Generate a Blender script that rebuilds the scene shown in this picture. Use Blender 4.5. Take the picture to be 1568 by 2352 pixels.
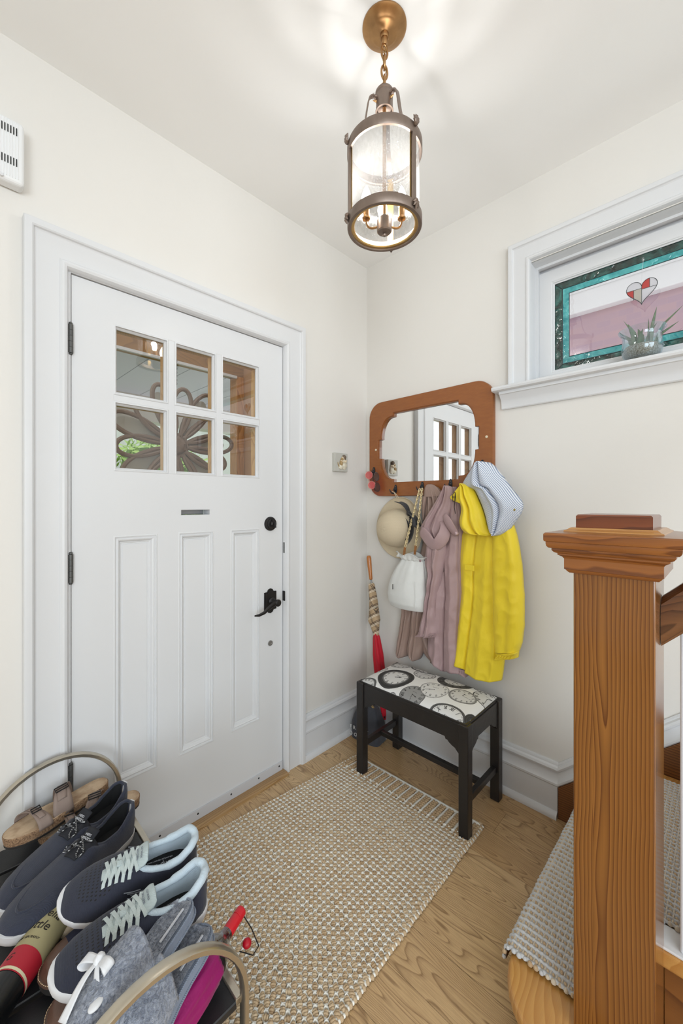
import bpy, bmesh, math, random
import numpy as np
from math import sin, cos, pi, radians as R, sqrt, atan2
from mathutils import Vector, Matrix, noise, Euler
random.seed(7)
S = bpy.context.scene
for o in list(bpy.data.objects): bpy.data.objects.remove(o)

# ---------------- camera, world, lights, exposure ----------------
TH = R(44.18)
cam = bpy.data.cameras.new('camera'); co = bpy.data.objects.new('camera', cam); S.collection.objects.link(co)
co.location = (-1.8016, -1.5403, 1.290)
co.rotation_euler = (R(90), 0, TH - R(90))
cam.sensor_fit = 'HORIZONTAL'; cam.sensor_width = 36; cam.lens = 917/1568*36
cam.shift_y = -21/1568; cam.clip_start = 0.02
S.camera = co
S.view_settings.view_transform = 'Standard'; S.view_settings.look = 'None'
S.view_settings.gamma = 1; S.view_settings.use_curve_mapping = False
S.view_settings.exposure = -0.12
W = bpy.data.worlds.new('world'); S.world = W; W.use_nodes = True
W.node_tree.nodes['Background'].inputs[0].default_value = (0.93, 0.97, 1, 1)
W.node_tree.nodes['Background'].inputs[1].default_value = 1.5
S.cycles.max_bounces = 10; S.cycles.transparent_max_bounces = 24; S.cycles.transmission_bounces = 10
S.cycles.caustics_reflective = False; S.cycles.caustics_refractive = False
S.cycles.sample_clamp_indirect = 6

def area(name, loc, target, sx, sy, power, col=(1,1,1)):
    l = bpy.data.lights.new(name, 'AREA'); l.shape = 'RECTANGLE'; l.size = sx; l.size_y = sy
    l.energy = power; l.color = col
    o = bpy.data.objects.new(name, l); S.collection.objects.link(o); o.location = loc
    o.rotation_euler = (Vector(target) - Vector(loc)).to_track_quat('-Z', 'Y').to_euler(); return o
area('fill_behind_camera', (-3.9, -3.4, 1.35), (-.6, -.4, 1.0), 2.2, 1.9, 112, (.80, .91, 1))  # unseen fill panel added behind the camera to brighten the entry
area('fill_behind_right', (-1.6, -4.0, 1.6), (-.6, 0, .9), 1.6, 1.6, 38, (.80, .91, 1))  # second added fill, behind and to the right, no real source there

# ---------------- mesh helpers ----------------
class G:
    def __init__(s): s.v = []; s.f = []; s.m = []; s.uv = {}
    def add(s, v, f, m=0):
        n = len(s.v); s.v += [tuple(p) for p in v]; s.f += [tuple(i+n for i in q) for q in f]; s.m += [m]*len(f); return s
    def join(s, g, m=None):
        n = len(s.v); s.v += g.v; s.f += [tuple(i+n for i in q) for q in g.f]
        s.m += (g.m if m is None else [m]*len(g.f)); return s
    def xf(s, M):
        s.v = [tuple(M @ Vector(p)) for p in s.v]; return s
ORG = {}
def setp(o, label=None, cat=None, group=None, kind=None):
    if label: o['label'] = label
    if cat: o['category'] = cat
    if group: o['group'] = group
    if kind: o['kind'] = kind
    return o
def root(name, loc, label=None, cat=None, group=None, kind=None):
    o = bpy.data.objects.new(name, None); S.collection.objects.link(o); o.location = loc
    o.empty_display_size = .05
    ORG[o.name] = Vector(loc); return setp(o, label, cat, group, kind)
def lroot(name, M, label=None, cat=None, group=None):
    o = bpy.data.objects.new(name, None); S.collection.objects.link(o); o.matrix_world = M
    o.empty_display_size = .05
    ORG[o.name] = Vector((0,0,0)); return setp(o, label, cat, group)
def mk(name, g, mat, parent=None, smooth=False, label=None, cat=None, group=None, kind=None, bevel=0, seg=2, solid=0, sub=0, angle=35, fixn=True, origin=None):
    me = bpy.data.meshes.new(name)
    if parent is not None: off = ORG[parent.name]
    elif origin is not None: off = Vector(origin)
    else:
        a = np.array(g.v); off = Vector(((a[:,0].min()+a[:,0].max())/2, (a[:,1].min()+a[:,1].max())/2, a[:,2].min()))
    vs = [(p[0]-off[0], p[1]-off[1], p[2]-off[2]) for p in g.v]
    me.from_pydata(vs, [], g.f)
    mats = mat if isinstance(mat, (list, tuple)) else [mat]
    for x in mats: me.materials.append(x)
    if any(g.m): me.polygons.foreach_set('material_index', g.m)
    if fixn:
        b = bmesh.new(); b.from_mesh(me); bmesh.ops.recalc_face_normals(b, faces=b.faces); b.to_mesh(me); b.free()
    if smooth:
        me.polygons.foreach_set('use_smooth', [True]*len(me.polygons))
    me.update()
    o = bpy.data.objects.new(name, me); S.collection.objects.link(o)
    if parent is not None: o.parent = parent
    else: o.location = off
    ORG[o.name] = off
    if bevel:
        d = o.modifiers.new('bevel', 'BEVEL'); d.width = bevel; d.segments = seg; d.limit_method = 'ANGLE'; d.angle_limit = R(40)
        d.harden_normals = False
    if solid:
        d = o.modifiers.new('solid', 'SOLIDIFY'); d.thickness = solid; d.offset = 0
    if sub:
        d = o.modifiers.new('sub', 'SUBSURF'); d.levels = sub; d.render_levels = sub
    if smooth and angle < 180:
        try: me.set_sharp_from_angle(angle=R(angle))
        except Exception: pass
    return setp(o, label, cat, group, kind)
def box(x0, x1, y0, y1, z0, z1):
    g = G()
    g.add([(x0,y0,z0),(x1,y0,z0),(x1,y1,z0),(x0,y1,z0),(x0,y0,z1),(x1,y0,z1),(x1,y1,z1),(x0,y1,z1)],
          [(0,3,2,1),(4,5,6,7),(0,1,5,4),(1,2,6,5),(2,3,7,6),(3,0,4,7)]); return g
def boxes(*bs):
    g = G()
    for b in bs: g.join(box(*b))
    return g
def frames(pts, closed):
    n = len(pts); P = [Vector(p) for p in pts]; T = []
    for i in range(n):
        a = P[(i-1) % n] if (closed or i > 0) else P[i]; b = P[(i+1) % n] if (closed or i < n-1) else P[i]
        t = (b-a); T.append(t.normalized() if t.length > 1e-9 else Vector((0,0,1)))
    up = Vector((0,0,1)) if abs(T[0].z) < .9 else Vector((1,0,0))
    N = []; u = (up - T[0]*up.dot(T[0])).normalized()
    for i in range(n):
        u = (u - T[i]*u.dot(T[i]));
        u = u.normalized() if u.length > 1e-6 else T[i].orthogonal().normalized()
        N.append(u.copy())
    return P, T, N
def sweep(pts, sec, closed=False, caps=True, scale=None, upv=None):
    """sec: list of (a,b) section points in (N, B) axes"""
    P, T, N = frames(pts, closed); n = len(P); k = len(sec); v = []
    for i in range(n):
        u = N[i]
        if upv is not None:
            u = Vector(upv); u = (u - T[i]*u.dot(T[i])).normalized()
        b = T[i].cross(u); s = scale[i] if scale else 1
        for a, c in sec: v.append(P[i] + u*a*s + b*c*s)
    f = []
    for i in range(n if closed else n-1):
        j = (i+1) % n
        for q in range(k): f.append((i*k+q, i*k+(q+1)%k, j*k+(q+1)%k, j*k+q))
    if caps and not closed: f += [tuple(range(k))[::-1], tuple((n-1)*k+q for q in range(k))]
    return G().add(v, f)
def sp(pts, k=5):
    P = [Vector(p) for p in pts]; n = len(P); out = []
    for i in range(n-1):
        a, b, c, d = P[max(i-1, 0)], P[i], P[i+1], P[min(i+2, n-1)]
        for j in range(k):
            t = j/k; out.append(.5*((2*b) + (c-a)*t + (2*a-5*b+4*c-d)*t*t + (3*b-a-3*c+d)*t**3))
    return out + [P[-1]]
def circ(r, n=10): return [(r*cos(2*pi*i/n), r*sin(2*pi*i/n)) for i in range(n)]
def tube(pts, r, n=10, closed=False, caps=True):
    if isinstance(r, (list, tuple)): return sweep(pts, circ(1, n), closed, caps, scale=list(r))
    return sweep(pts, circ(r, n), closed, caps)
def lathe(prof, c=(0,0,0), n=32, caps=True, M=None):
    v = []; f = []; k = len(prof)
    for i in range(n):
        a = 2*pi*i/n
        for r, z in prof: v.append((c[0]+r*cos(a), c[1]+r*sin(a), c[2]+z))
    for i in range(n):
        j = (i+1) % n
        for q in range(k-1): f.append((i*k+q, j*k+q, j*k+q+1, i*k+q+1))
    g = G().add(v, f)
    if M is not None: g.xf(M)
    return g
def cyl(p, q, r, n=16, r2=None):
    return sweep([p, q], circ(1, n), scale=[r, r if r2 is None else r2])
def prism(poly, w0, w1, axis='x'):
    """poly in the other two axes (in order), extruded w0..w1 along axis"""
    n = len(poly)
    def pt(a, b, w): return {'x': (w, a, b), 'y': (a, w, b), 'z': (a, b, w)}[axis]
    v = [pt(a, b, w0) for a, b in poly] + [pt(a, b, w1) for a, b in poly]
    f = [tuple(range(n)), tuple(range(2*n-1, n-1, -1))] + [(i, (i+1) % n, n+(i+1) % n, n+i) for i in range(n)]
    return G().add(v, f)
def grid(fn, nu, nv, cu=False, m=0):
    v = [fn(i/(nu if cu else nu-1), j/(nv-1)) for j in range(nv) for i in range(nu)]
    f = []
    for j in range(nv-1):
        for i in range(nu if cu else nu-1):
            a = j*nu+i; b = j*nu+(i+1) % nu; f.append((a, b, b+nu, a+nu))
    return G().add(v, f, m)
def frame(rect, prof, plane='y', at=0, out=-1):
    """mitred moulding round rect=(a0,a1,b0,b1); prof list of (inset, height): inset>0 goes inwards, height goes out of the wall"""
    a0, a1, b0, b1 = rect; k = len(prof); v = []
    for (sa, sb, ca, cb) in ((a0,b0,1,1),(a1,b0,-1,1),(a1,b1,-1,-1),(a0,b1,1,-1)):
        for i, h in prof:
            a = sa+ca*i; b = sb+cb*i; w = at+out*h
            v.append({'y': (a, w, b), 'x': (w, a, b), 'z': (a, b, w)}[plane])
    f = []
    for c in range(4):
        d = (c+1) % 4
        for q in range(k-1): f.append((c*k+q, d*k+q, d*k+q+1, c*k+q+1))
    return G().add(v, f)
def run(prof, pts, up=(0,0,1)):
    """profile (out, z) extruded along pts (list of (point, outdir)) """
    v = []; k = len(prof)
    for p, o in pts:
        p = Vector(p); o = Vector(o)
        for a, z in prof: v.append(p + o*a + Vector(up)*z)
    f = []
    for i in range(len(pts)-1):
        for q in range(k-1): f.append((i*k+q, (i+1)*k+q, (i+1)*k+q+1, i*k+q+1))
    f.append(tuple(range(k))); f.append(tuple((len(pts)-1)*k+q for q in range(k)))
    return G().add(v, f)
def blob(c, r, nu=16, nv=10, M=None, nz=0, nf=20):
    def fn(u, t):
        a = 2*pi*u; b = pi*(t-.5); p = Vector((cos(b)*cos(a), cos(b)*sin(a), sin(b)))
        s = 1 + (nz*noise.noise(p*nf*.1+Vector(c)*9) if nz else 0)
        return (c[0]+p.x*r[0]*s, c[1]+p.y*r[1]*s, c[2]+p.z*r[2]*s)
    g = grid(fn, nu, nv, cu=True)
    if M is not None: g.xf(M)
    return g
def fontmesh(txt, size, M, ext=.0004, shear=0, sp=1, align='CENTER'):
    c = bpy.data.curves.new('t', 'FONT'); c.body = txt; c.size = size; c.extrude = ext; c.shear = shear
    c.space_character = sp; c.align_x = align; c.align_y = 'CENTER'; c.resolution_u = 3
    o = bpy.data.objects.new('t', c); S.collection.objects.link(o)
    dg = bpy.context.evaluated_depsgraph_get(); me = o.evaluated_get(dg).to_mesh()
    g = G().add([tuple(v.co) for v in me.vertices], [tuple(p.vertices) for p in me.polygons])
    bpy.data.objects.remove(o); bpy.data.curves.remove(c)
    return g.xf(M)
def basis(o, x, y, z=None):
    x = Vector(x).normalized(); y = Vector(y); y = (y - x*y.dot(x)).normalized(); z = x.cross(y)
    return Matrix(((x.x,y.x,z.x,o[0]),(x.y,y.y,z.y,o[1]),(x.z,y.z,z.z,o[2]),(0,0,0,1)))

# ---------------- material helpers ----------------
def srgb(r, g, b):
    f = lambda c: (c/255/12.92 if c/255 <= .04045 else ((c/255+.055)/1.055)**2.4)
    return (f(r), f(g), f(b), 1)
class NT:
    def __init__(s, name):
        s.m = bpy.data.materials.new(name); s.m.use_nodes = True; s.t = s.m.node_tree
        s.b = s.t.nodes['Principled BSDF']; s.o = s.t.nodes['Material Output']
    def n(s, ty, **kw):
        x = s.t.nodes.new(ty)
        for k, v in kw.items():
            if k.startswith('i'):
                ky = k[1:]; ky = int(ky) if ky.isdigit() else ky
                if isinstance(v, bpy.types.NodeSocket): s.t.links.new(v, x.inputs[ky])
                else: x.inputs[ky].default_value = v
            else: setattr(x, k, v)
        return x
    def L(s, a, b): s.t.links.new(a, b)
    def math(s, op, a, b=0, c=0):
        x = s.t.nodes.new('ShaderNodeMath'); x.operation = op
        for i, v in enumerate((a, b, c)):
            if isinstance(v, bpy.types.NodeSocket): s.L(v, x.inputs[i])
            else: x.inputs[i].default_value = v
        return x.outputs[0]
    def co(s, kind='Object', scale=(1,1,1), rot=(0,0,0), loc=(0,0,0)):
        t = s.n('ShaderNodeTexCoord'); mp = s.n('ShaderNodeMapping'); s.L(t.outputs[kind], mp.inputs[0])
        mp.inputs[1].default_value = loc; mp.inputs[2].default_value = rot; mp.inputs[3].default_value = scale
        return mp.outputs[0]
    def noise(s, vec, scale=5, detail=2, rough=.5, dist=0):
        x = s.n('ShaderNodeTexNoise'); s.L(vec, x.inputs['Vector']); x.inputs['Scale'].default_value = scale
        x.inputs['Detail'].default_value = detail; x.inputs['Roughness'].default_value = rough; x.inputs['Distortion'].default_value = dist
        return x.outputs[0]
    def ramp(s, fac, stops, interp='LINEAR'):
        x = s.n('ShaderNodeValToRGB'); s.L(fac, x.inputs[0]); r = x.color_ramp; r.interpolation = interp
        while len(r.elements) < len(stops): r.elements.new(.5)
        for e, (p, c) in zip(r.elements, stops):
            e.position = p; e.color = c if len(c) == 4 else (*c, 1)
        return x.outputs[0]
    def mix(s, fac, a, b, mode='MIX'):
        x = s.t.nodes.new('ShaderNodeMix'); x.data_type = 'RGBA'; x.blend_type = mode
        for i, v in ((0, fac), (6, a), (7, b)):
            if isinstance(v, bpy.types.NodeSocket): s.L(v, x.inputs[i])
            else: x.inputs[i].default_value = v
        return x.outputs[2]
    def bump(s, h, dist=.002, st=1):
        x = s.n('ShaderNodeBump'); s.L(h, x.inputs['Height']); x.inputs['Distance'].default_value = dist; x.inputs['Strength'].default_value = st
        s.L(x.outputs[0], s.b.inputs['Normal']); return x.outputs[0]
    def set(s, **kw):
        for k, v in kw.items():
            ky = {'col':'Base Color','rough':'Roughness','metal':'Metallic','spec':'Specular IOR Level','coat':'Coat Weight','coatr':'Coat Roughness','sheen':'Sheen Weight','trans':'Transmission Weight','sss':'Subsurface Weight','emc':'Emission Color','ems':'Emission Strength','alpha':'Alpha'}[k]
            i = s.b.inputs[ky]
            if isinstance(v, bpy.types.NodeSocket): s.L(v, i)
            else: i.default_value = v
        return s
def plain(name, rgb, rough=.5, metal=0, spec=.5, coat=0, nscale=0, ndist=0, var=0, sheen=0):
    n = NT(name); c = srgb(*rgb)
    if var:
        v = n.co(); f = n.noise(v, 14, 3); n.set(col=n.mix(f, tuple(x*(1-var) for x in c[:3])+(1,), tuple(min(1,x*(1+var)) for x in c[:3])+(1,)))
    else: n.set(col=c)
    n.set(rough=rough, metal=metal, spec=spec, coat=coat, sheen=sheen)
    if nscale: n.bump(n.noise(n.co(), nscale, 3), ndist)
    return n.m
def fabric(name, rgb, scale=900, rough=.85, dist=.0004, var=.1, sheen=.2):
    n = NT(name); c = srgb(*rgb); v = n.co()
    w1 = n.n('ShaderNodeTexWave', iVector=v, iScale=scale/6.3); w1.bands_direction = 'DIAGONAL'
    f = n.noise(v, 60, 3)
    n.set(col=n.mix(f, tuple(x*(1-var) for x in c[:3])+(1,), tuple(min(1,x*(1+var)) for x in c[:3])+(1,)), rough=rough, sheen=sheen)
    n.bump(w1.outputs['Fac'], dist); return n.m
def wood(name, light, dark, grain='z', rings=150, cen=(0,0), wob=.03, zf=2.0, rough=.3, coat=.3, seam=None, thin=.35, fig=.5):
    """grain axis; rings round a wobbling heart at cen (the two other axes)"""
    n = NT(name); t = n.n('ShaderNodeTexCoord'); s = n.n('ShaderNodeSeparateXYZ'); n.L(t.outputs['Object'], s.inputs[0])
    ax = {'x': ('Y','Z','X'), 'y': ('X','Z','Y'), 'z': ('X','Y','Z')}[grain]
    a, b, g = [s.outputs[k] for k in ax]
    if seam:
        a2 = n.math('ADD', b, n.math('MULTIPLY', n.math('GREATER_THAN', b, seam), .11)); b = a2
    cb = n.n('ShaderNodeCombineXYZ'); n.L(n.math('MULTIPLY', a, 1.5), cb.inputs[0]); n.L(n.math('MULTIPLY', b, 1.5), cb.inputs[1]); n.L(n.math('MULTIPLY', g, zf*.35), cb.inputs[2])
    n1 = n.noise(cb.outputs[0], 3.0, 2, .5); 
    cb2 = n.n('ShaderNodeCombineXYZ'); n.L(n.math('MULTIPLY', a, 3.2), cb2.inputs[0]); n.L(n.math('MULTIPLY', b, 3.2), cb2.inputs[1]); n.L(n.math('MULTIPLY', g, zf), cb2.inputs[2])
    n2 = n.noise(cb2.outputs[0], 3.0, 2, .5)
    da = n.math('ADD', n.math('SUBTRACT', a, cen[0]), n.math('MULTIPLY', n.math('SUBTRACT', n1, .5), wob*4))
    db = n.math('ADD', n.math('SUBTRACT', b, cen[1]), n.math('MULTIPLY', n.math('SUBTRACT', n2, .5), wob))
    d = n.math('SQRT', n.math('ADD', n.math('MULTIPLY', da, da), n.math('MULTIPLY', db, db)))
    d = n.math('ADD', n.math('MULTIPLY', d, rings), n.math('MULTIPLY', n2, fig))
    fr = n.math('FRACT', d)
    ramp = n.ramp(fr, [(0, (0,0,0,1)), (1-thin, (.45,.45,.45,1)), (.93, (1,1,1,1)), (1, (0,0,0,1))])
    fine = n.noise(n.co(scale=tuple(6 if k == grain else 420 for k in 'xyz')), 1, 3, .6)
    c = n.mix(ramp, srgb(*light), srgb(*dark))
    c = n.mix(n.math('MULTIPLY', fine, .35), c, tuple(x*.45 for x in srgb(*dark)[:3])+(1,))
    big = n.noise(n.co(scale=tuple(1.5 if k == grain else 9 for k in 'xyz')), 1, 2)
    c = n.mix(n.math('MULTIPLY', big, .35), c, srgb(*dark))
    n.set(col=c, rough=rough, coat=coat, coatr=.12); n.bump(fine, .0003, .5)
    return n.m
def glassy(name, tint=(1,1,1), gloss=.12, bscale=0, bdist=.001, rough=0.0, stretch=(1,1,1)):
    n = NT(name); t = n.t; t.nodes.remove(n.b)
    tr = n.n('ShaderNodeBsdfTransparent'); tr.inputs[0].default_value = (*tint, 1)
    gl = n.n('ShaderNodeBsdfGlossy'); gl.inputs['Roughness'].default_value = rough; gl.inputs[0].default_value = (1,1,1,1)
    fr = n.n('ShaderNodeFresnel'); fr.inputs[0].default_value = 1.5
    ge = n.n('ShaderNodeNewGeometry'); f = n.math('MULTIPLY', n.math('ADD', fr.outputs[0], gloss), n.math('SUBTRACT', 1.0, ge.outputs['Backfacing']))
    if bscale:
        bu = n.n('ShaderNodeBump'); n.L(n.noise(n.co(scale=stretch), bscale, 3), bu.inputs['Height']); bu.inputs['Distance'].default_value = bdist
        n.L(bu.outputs[0], gl.inputs['Normal']); n.L(bu.outputs[0], fr.inputs['Normal'])
    mx = n.n('ShaderNodeMixShader'); n.L(f, mx.inputs[0]); n.L(tr.outputs[0], mx.inputs[1]); n.L(gl.outputs[0], mx.inputs[2])
    n.L(mx.outputs[0], n.o.inputs[0]); return n.m

def wallmat(name, rgb, d=.0006, sc=60, rough=.6):
    n = NT(name); c = srgb(*rgb); v = n.co(); f = n.noise(v, 2.5, 2)
    n.set(col=n.mix(f, tuple(x*.975 for x in c[:3])+(1,), tuple(min(1, x*1.02) for x in c[:3])+(1,)), rough=rough, spec=.3)
    n.bump(n.noise(v, sc, 4), d, .6); return n.m
M_wall = wallmat('cream_wall_paint', (229, 225, 219))
M_ceil = wallmat('white_ceiling_paint', (250, 249, 247), .0004, 30)
M_trim = wallmat('white_gloss_trim_paint', (222, 222, 223), .0003, 35, .32)
M_black = plain('black_iron', (40, 40, 42), .45, .6, nscale=200, ndist=.0003)
M_bronze = plain('dark_bronze', (52, 50, 50), .42, .7, nscale=150, ndist=.0003)
M_pine = wood('honey_pine', (164, 108, 48), (94, 48, 16), 'z', 150, (-.437, -.056), .022, .9, .22, .55, seam=-.038, thin=.34, fig=1.2)
M_pinex = wood('honey_pine_along_step', (214, 162, 92), (186, 128, 62), 'x', 60, (-1.2, .05), .06, 2.0, .3, .3, thin=.6)
M_pineh = wood('honey_pine_moulding', (170, 106, 50), (112, 62, 28), 'y', 110, (-.75, 1.1), .010, 3, .3, .4)
M_pinedark = wood('aged_pine_rail', (128, 84, 50), (78, 46, 24), 'y', 190, (-.75, 1.0), .010, 3, .35, .3)
# ---------------- room shell ----------------
CZ = 2.676
def struct(name, g, m, **k): return mk(name, g, m, kind='structure', **k)
DX0, DX1, DZ1 = -1.500, -.603, 2.056
struct('wall_back', boxes((-4.2, DX0, 0, .14, 0, CZ), (DX1, .16, 0, .14, 0, CZ), (DX0, DX1, 0, .14, DZ1, CZ)), M_wall)
WY0, WY1, WZ0, WZ1 = -.925, -1.99, 1.79, 2.325     # window opening
struct('wall_right', boxes((0, .16, WY0, 0, 0, CZ), (0, .16, -4.2, WY1, 0, CZ), (0, .16, WY1, WY0, 0, WZ0), (0, .16, WY1, WY0, WZ1, CZ)), M_wall)
struct('ceiling', box(-4.2, .16, -4.2, .14, CZ, CZ+.1), M_ceil)
struct('wall_left', box(-4.3, -4.2, -4.2, .14, 0, CZ), M_wall)
struct('wall_front', box(-4.2, .16, -4.3, -4.2, 0, CZ), M_wall)

# oak floor, boards run towards the front door
def oak():
    n = NT('oak_floor_boards'); t = n.n('ShaderNodeUVMap'); s = n.n('ShaderNodeSeparateXYZ'); n.L(t.outputs[0], s.inputs[0])
    u, v = s.outputs[0], s.outputs[1]
    cb = n.n('ShaderNodeCombineXYZ'); n.L(n.math('MULTIPLY', u, 1.0), cb.inputs[0]); n.L(n.math('MULTIPLY', v, .15), cb.inputs[1])
    a = n.noise(cb.outputs[0], 11, 1.2, .45, .25)
    fr = n.math('FRACT', n.math('ADD', n.math('MULTIPLY', a, 27), n.math('MULTIPLY', u, 62)))
    line = n.ramp(fr, [(0, (0,0,0)), (.5, (.10,.10,.10)), (.78, (.45,.45,.45)), (.90, (1,1,1)), (1, (0,0,0))])
    cb2 = n.n('ShaderNodeCombineXYZ'); n.L(n.math('MULTIPLY', u, 420), cb2.inputs[0]); n.L(n.math('MULTIPLY', v, 9), cb2.inputs[1])
    fine = n.noise(cb2.outputs[0], 1, 3, .65)
    cb4 = n.n('ShaderNodeCombineXYZ'); n.L(n.math('MULTIPLY', u, 1000), cb4.inputs[0]); n.L(n.math('MULTIPLY', v, 26), cb4.inputs[1])
    pore = n.ramp(n.noise(cb4.outputs[0], 1, 2, .6), [(.50, (0,0,0)), (.66, (1,1,1))])
    cb3 = n.n('ShaderNodeCombineXYZ'); n.L(n.math('MULTIPLY', u, 12), cb3.inputs[0]); n.L(n.math('MULTIPLY', v, 2), cb3.inputs[1])
    big = n.noise(cb3.outputs[0], 1, 2)
    at = n.n('ShaderNodeVertexColor', layer_name='tone')
    base = n.mix(at.outputs[0], srgb(204, 168, 122), srgb(228, 196, 150))
    c = n.mix(n.math('MULTIPLY', line, .68), base, srgb(116, 84, 54))
    c = n.mix(n.ramp(fine, [(.42, (0,0,0)), (.75, (.5,.5,.5))]), c, srgb(132, 98, 62))
    c = n.mix(n.math('MULTIPLY', big, .3), c, srgb(168, 128, 84))
    c = n.mix(n.math('MULTIPLY', pore, n.math('ADD', .12, n.math('MULTIPLY', line, .45))), c, srgb(92, 62, 36))
    n.set(col=c, rough=.36, spec=.4, coat=.15); n.bump(n.math('ADD', fine, n.math('MULTIPLY', line, .6)), .0003, .4); return n.m
M_oak = oak()
def floor():
    g = G(); uv = []; tone = []
    x = -.269 + .1275*3; k = 0
    while x > -4.2:
        x1 = x; x0 = x - .1275; y = 0.02 - random.random()*.5 - .1*0; ya = .02
        first = True
        while ya > -4.2:
            L = random.uniform(1.2, 2.4) if not first else random.uniform(.3, 1.9)
            yb = max(ya - L, -4.2); first = False
            e = .0004
            g.add([(x0+e, yb+e, 0), (x1-e, yb+e, 0), (x1-e, ya-e, 0), (x0+e, ya-e, 0)], [(0,1,2,3)])
            ou, ov = random.random()*50, random.random()*50
            uv += [(ou, ov), (ou+.1275, ov), (ou+.1275, ov+(ya-yb)), (ou, ov+(ya-yb))]
            tn = random.random(); tone.append(tn); ya = yb
        x = x0
    nb = len(g.f)
    g.join(box(-4.2, .02, -4.2, .14, -.06, -.0025), 1)
    o = struct('floor', g, [M_oak, plain('dark_board_gap', (84, 58, 36), .8)], fixn=False)
    me = o.data; l = me.uv_layers.new(name='UVMap')
    for i, c in enumerate(uv): l.data[i].uv = c
    ca = me.color_attributes.new('tone', 'FLOAT_COLOR', 'CORNER')
    for i in range(nb):
        for q in range(4): ca.data[i*4+q].color = (tone[i],)*3+(1,)
    o.location.z = 0
    return o
fl = floor()
fl.location = (fl.location.x, fl.location.y, -.06)

# baseboards: tall moulded profile (out, z)
BP = [(0, .222), (.006, .222), (.010, .214), (.010, .210), (.017, .205), (.020, .196), (.017, .187), (.011, .183), (.0105, .176), (.012, .160), (.016, .147), (.021, .141), (.021, .133), (.018, .128), (.018, .028), (.024, .026), (.031, .018), (.034, .008), (.034, 0), (0, 0)]
bl = run(BP, [((-.505, 0, 0), (0,-1,0)), ((-.001, 0, 0), (-1,-1,0))])
struct('baseboard_back', bl, M_trim, smooth=True, angle=30)
YB = -1.036
g = run(BP, [((0, -.001, 0), (-1,-1,0)), ((0, YB, 0), (-1,0,0))])
struct('baseboard_right', g, M_trim, smooth=True, angle=30)
# the baseboard moulding climbs the stair above a pine skirt board
SL = .90
P2 = [(a, z-.128) for a, z in BP if z >= .128] + [(0, 0)]
v = []
def climb(y): return .128 + (YB - y)*SL
g = G(); k = len(P2)
for y in (YB, -2.3):
    for a, z in P2: g.v.append((-a, y, climb(y) + z))
for q in range(k): g.f.append((q, k+q, k+(q+1) % k, (q+1) % k))
g.m = [0]*len(g.f)
struct('trim_2', g, M_trim, smooth=True, angle=30)
skirt = prism([(YB-.002, 0), (YB-.002, .127), (-2.3, climb(-2.3)-.001), (-2.3, climb(-2.3)-.6), (-1.4, 0)], -.018, 0, 'x')
struct('trim_3', skirt, wood('old_pine_skirt', (156, 100, 52), (84, 46, 20), 'y', 110, (-.02, .3), .014, 3, .4, .2), bevel=.002)

# ---------------- door casing, jamb, door ----------------
CP = [(0, 0), (0, .030), (.002, .033), (.010, .034), (.020, .033), (.024, .030), (.026, .024), (.030, .021), (.033, .020), (.092, .020), (.092, .022), (.097, .026), (.103, .027), (.110, .024), (.114, .017), (.116, .010), (.1165, 0)]
a0, a1, b1 = -1.608, -.503, 2.157; k = len(CP); g = G()
for ca, xa, zz in ((1, a0, 0), (1, a0, b1), (-1, a1, b1), (-1, a1, 0)):
    for i, h in CP: g.v.append((xa+ca*i, -h, zz if zz == 0 else zz - i))
for c in range(3):
    for q in range(k-1): g.f.append((c*k+q, (c+1)*k+q, (c+1)*k+q+1, c*k+q+1))
g.m = [0]*len(g.f)
struct('trim_1', g, M_trim, smooth=True, angle=28)
M_doorwood = wood('varnished_fir', (226, 180, 116), (190, 138, 78), 'z', 90, (-1.0, .3), .05, 2, .35, .3)
jm = boxes((DX0, -1.4835, -.004, .13, 0, 2.056), (-.6195, DX1, -.004, .13, 0, 2.056), (DX0, DX1, -.004, .13, 2.040, 2.056))
struct('door_frame', jm, M_trim, bevel=.001)
door = root('door_1', (-1.481, .02, .012), kind='structure')
x0, x1, z0, z1 = -1.4805, -.6225, .012, 2.037
PX = [(-1.356, -1.206), (-1.127, -.978), (-.899, -.751)]; PZ = (.297, 1.174)
GX = (-1.356, -.751); GZ = (1.401, 1.916)
xs = sorted({x0, x1, GX[0], GX[1], *[q for p in PX for q in p], -1.118, -.994})
zs = [z0, PZ[0], PZ[1], 1.240, 1.264, GZ[0], GZ[1], z1]
g = G(); F = .003; B = .062
def hole(xa, xb, za, zb):
    xm, zm = (xa+xb)/2, (za+zb)/2
    if GX[0] < xm < GX[1] and GZ[0] < zm < GZ[1]: return 2
    if -1.118 < xm < -.994 and 1.24 < zm < 1.264: return 2
    if PZ[0] < zm < PZ[1] and any(p[0] < xm < p[1] for p in PX): return 1
    return 0
for i in range(len(xs)-1):
    for j in range(len(zs)-1):
        h = hole(xs[i], xs[i+1], zs[j], zs[j+1])
        if h == 2: continue
        a, b, c, d = xs[i], xs[i+1], zs[j], zs[j+1]; y = F if h == 0 else F+.013
        if h == 0: g.add([(a,y,c),(b,y,c),(b,y,d),(a,y,d)], [(0,1,2,3)])
        g.add([(a,B,c),(b,B,c),(b,B,d),(a,B,d)], [(3,2,1,0)], 1)
g.add([(x0,F,z0),(x0,B,z0),(x0,B,z1),(x0,F,z1)], [(0,1,2,3)]); g.add([(x1,F,z0),(x1,B,z0),(x1,B,z1),(x1,F,z1)], [(3,2,1,0)])
g.add([(x0,F,z0),(x1,F,z0),(x1,B,z0),(x0,B,z0)], [(0,1,2,3)]); g.add([(x0,F,z1),(x1,F,z1),(x1,B,z1),(x0,B,z1)], [(3,2,1,0)])
mk('door_slab', g, [M_trim, M_doorwood], door, fixn=False)
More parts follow.
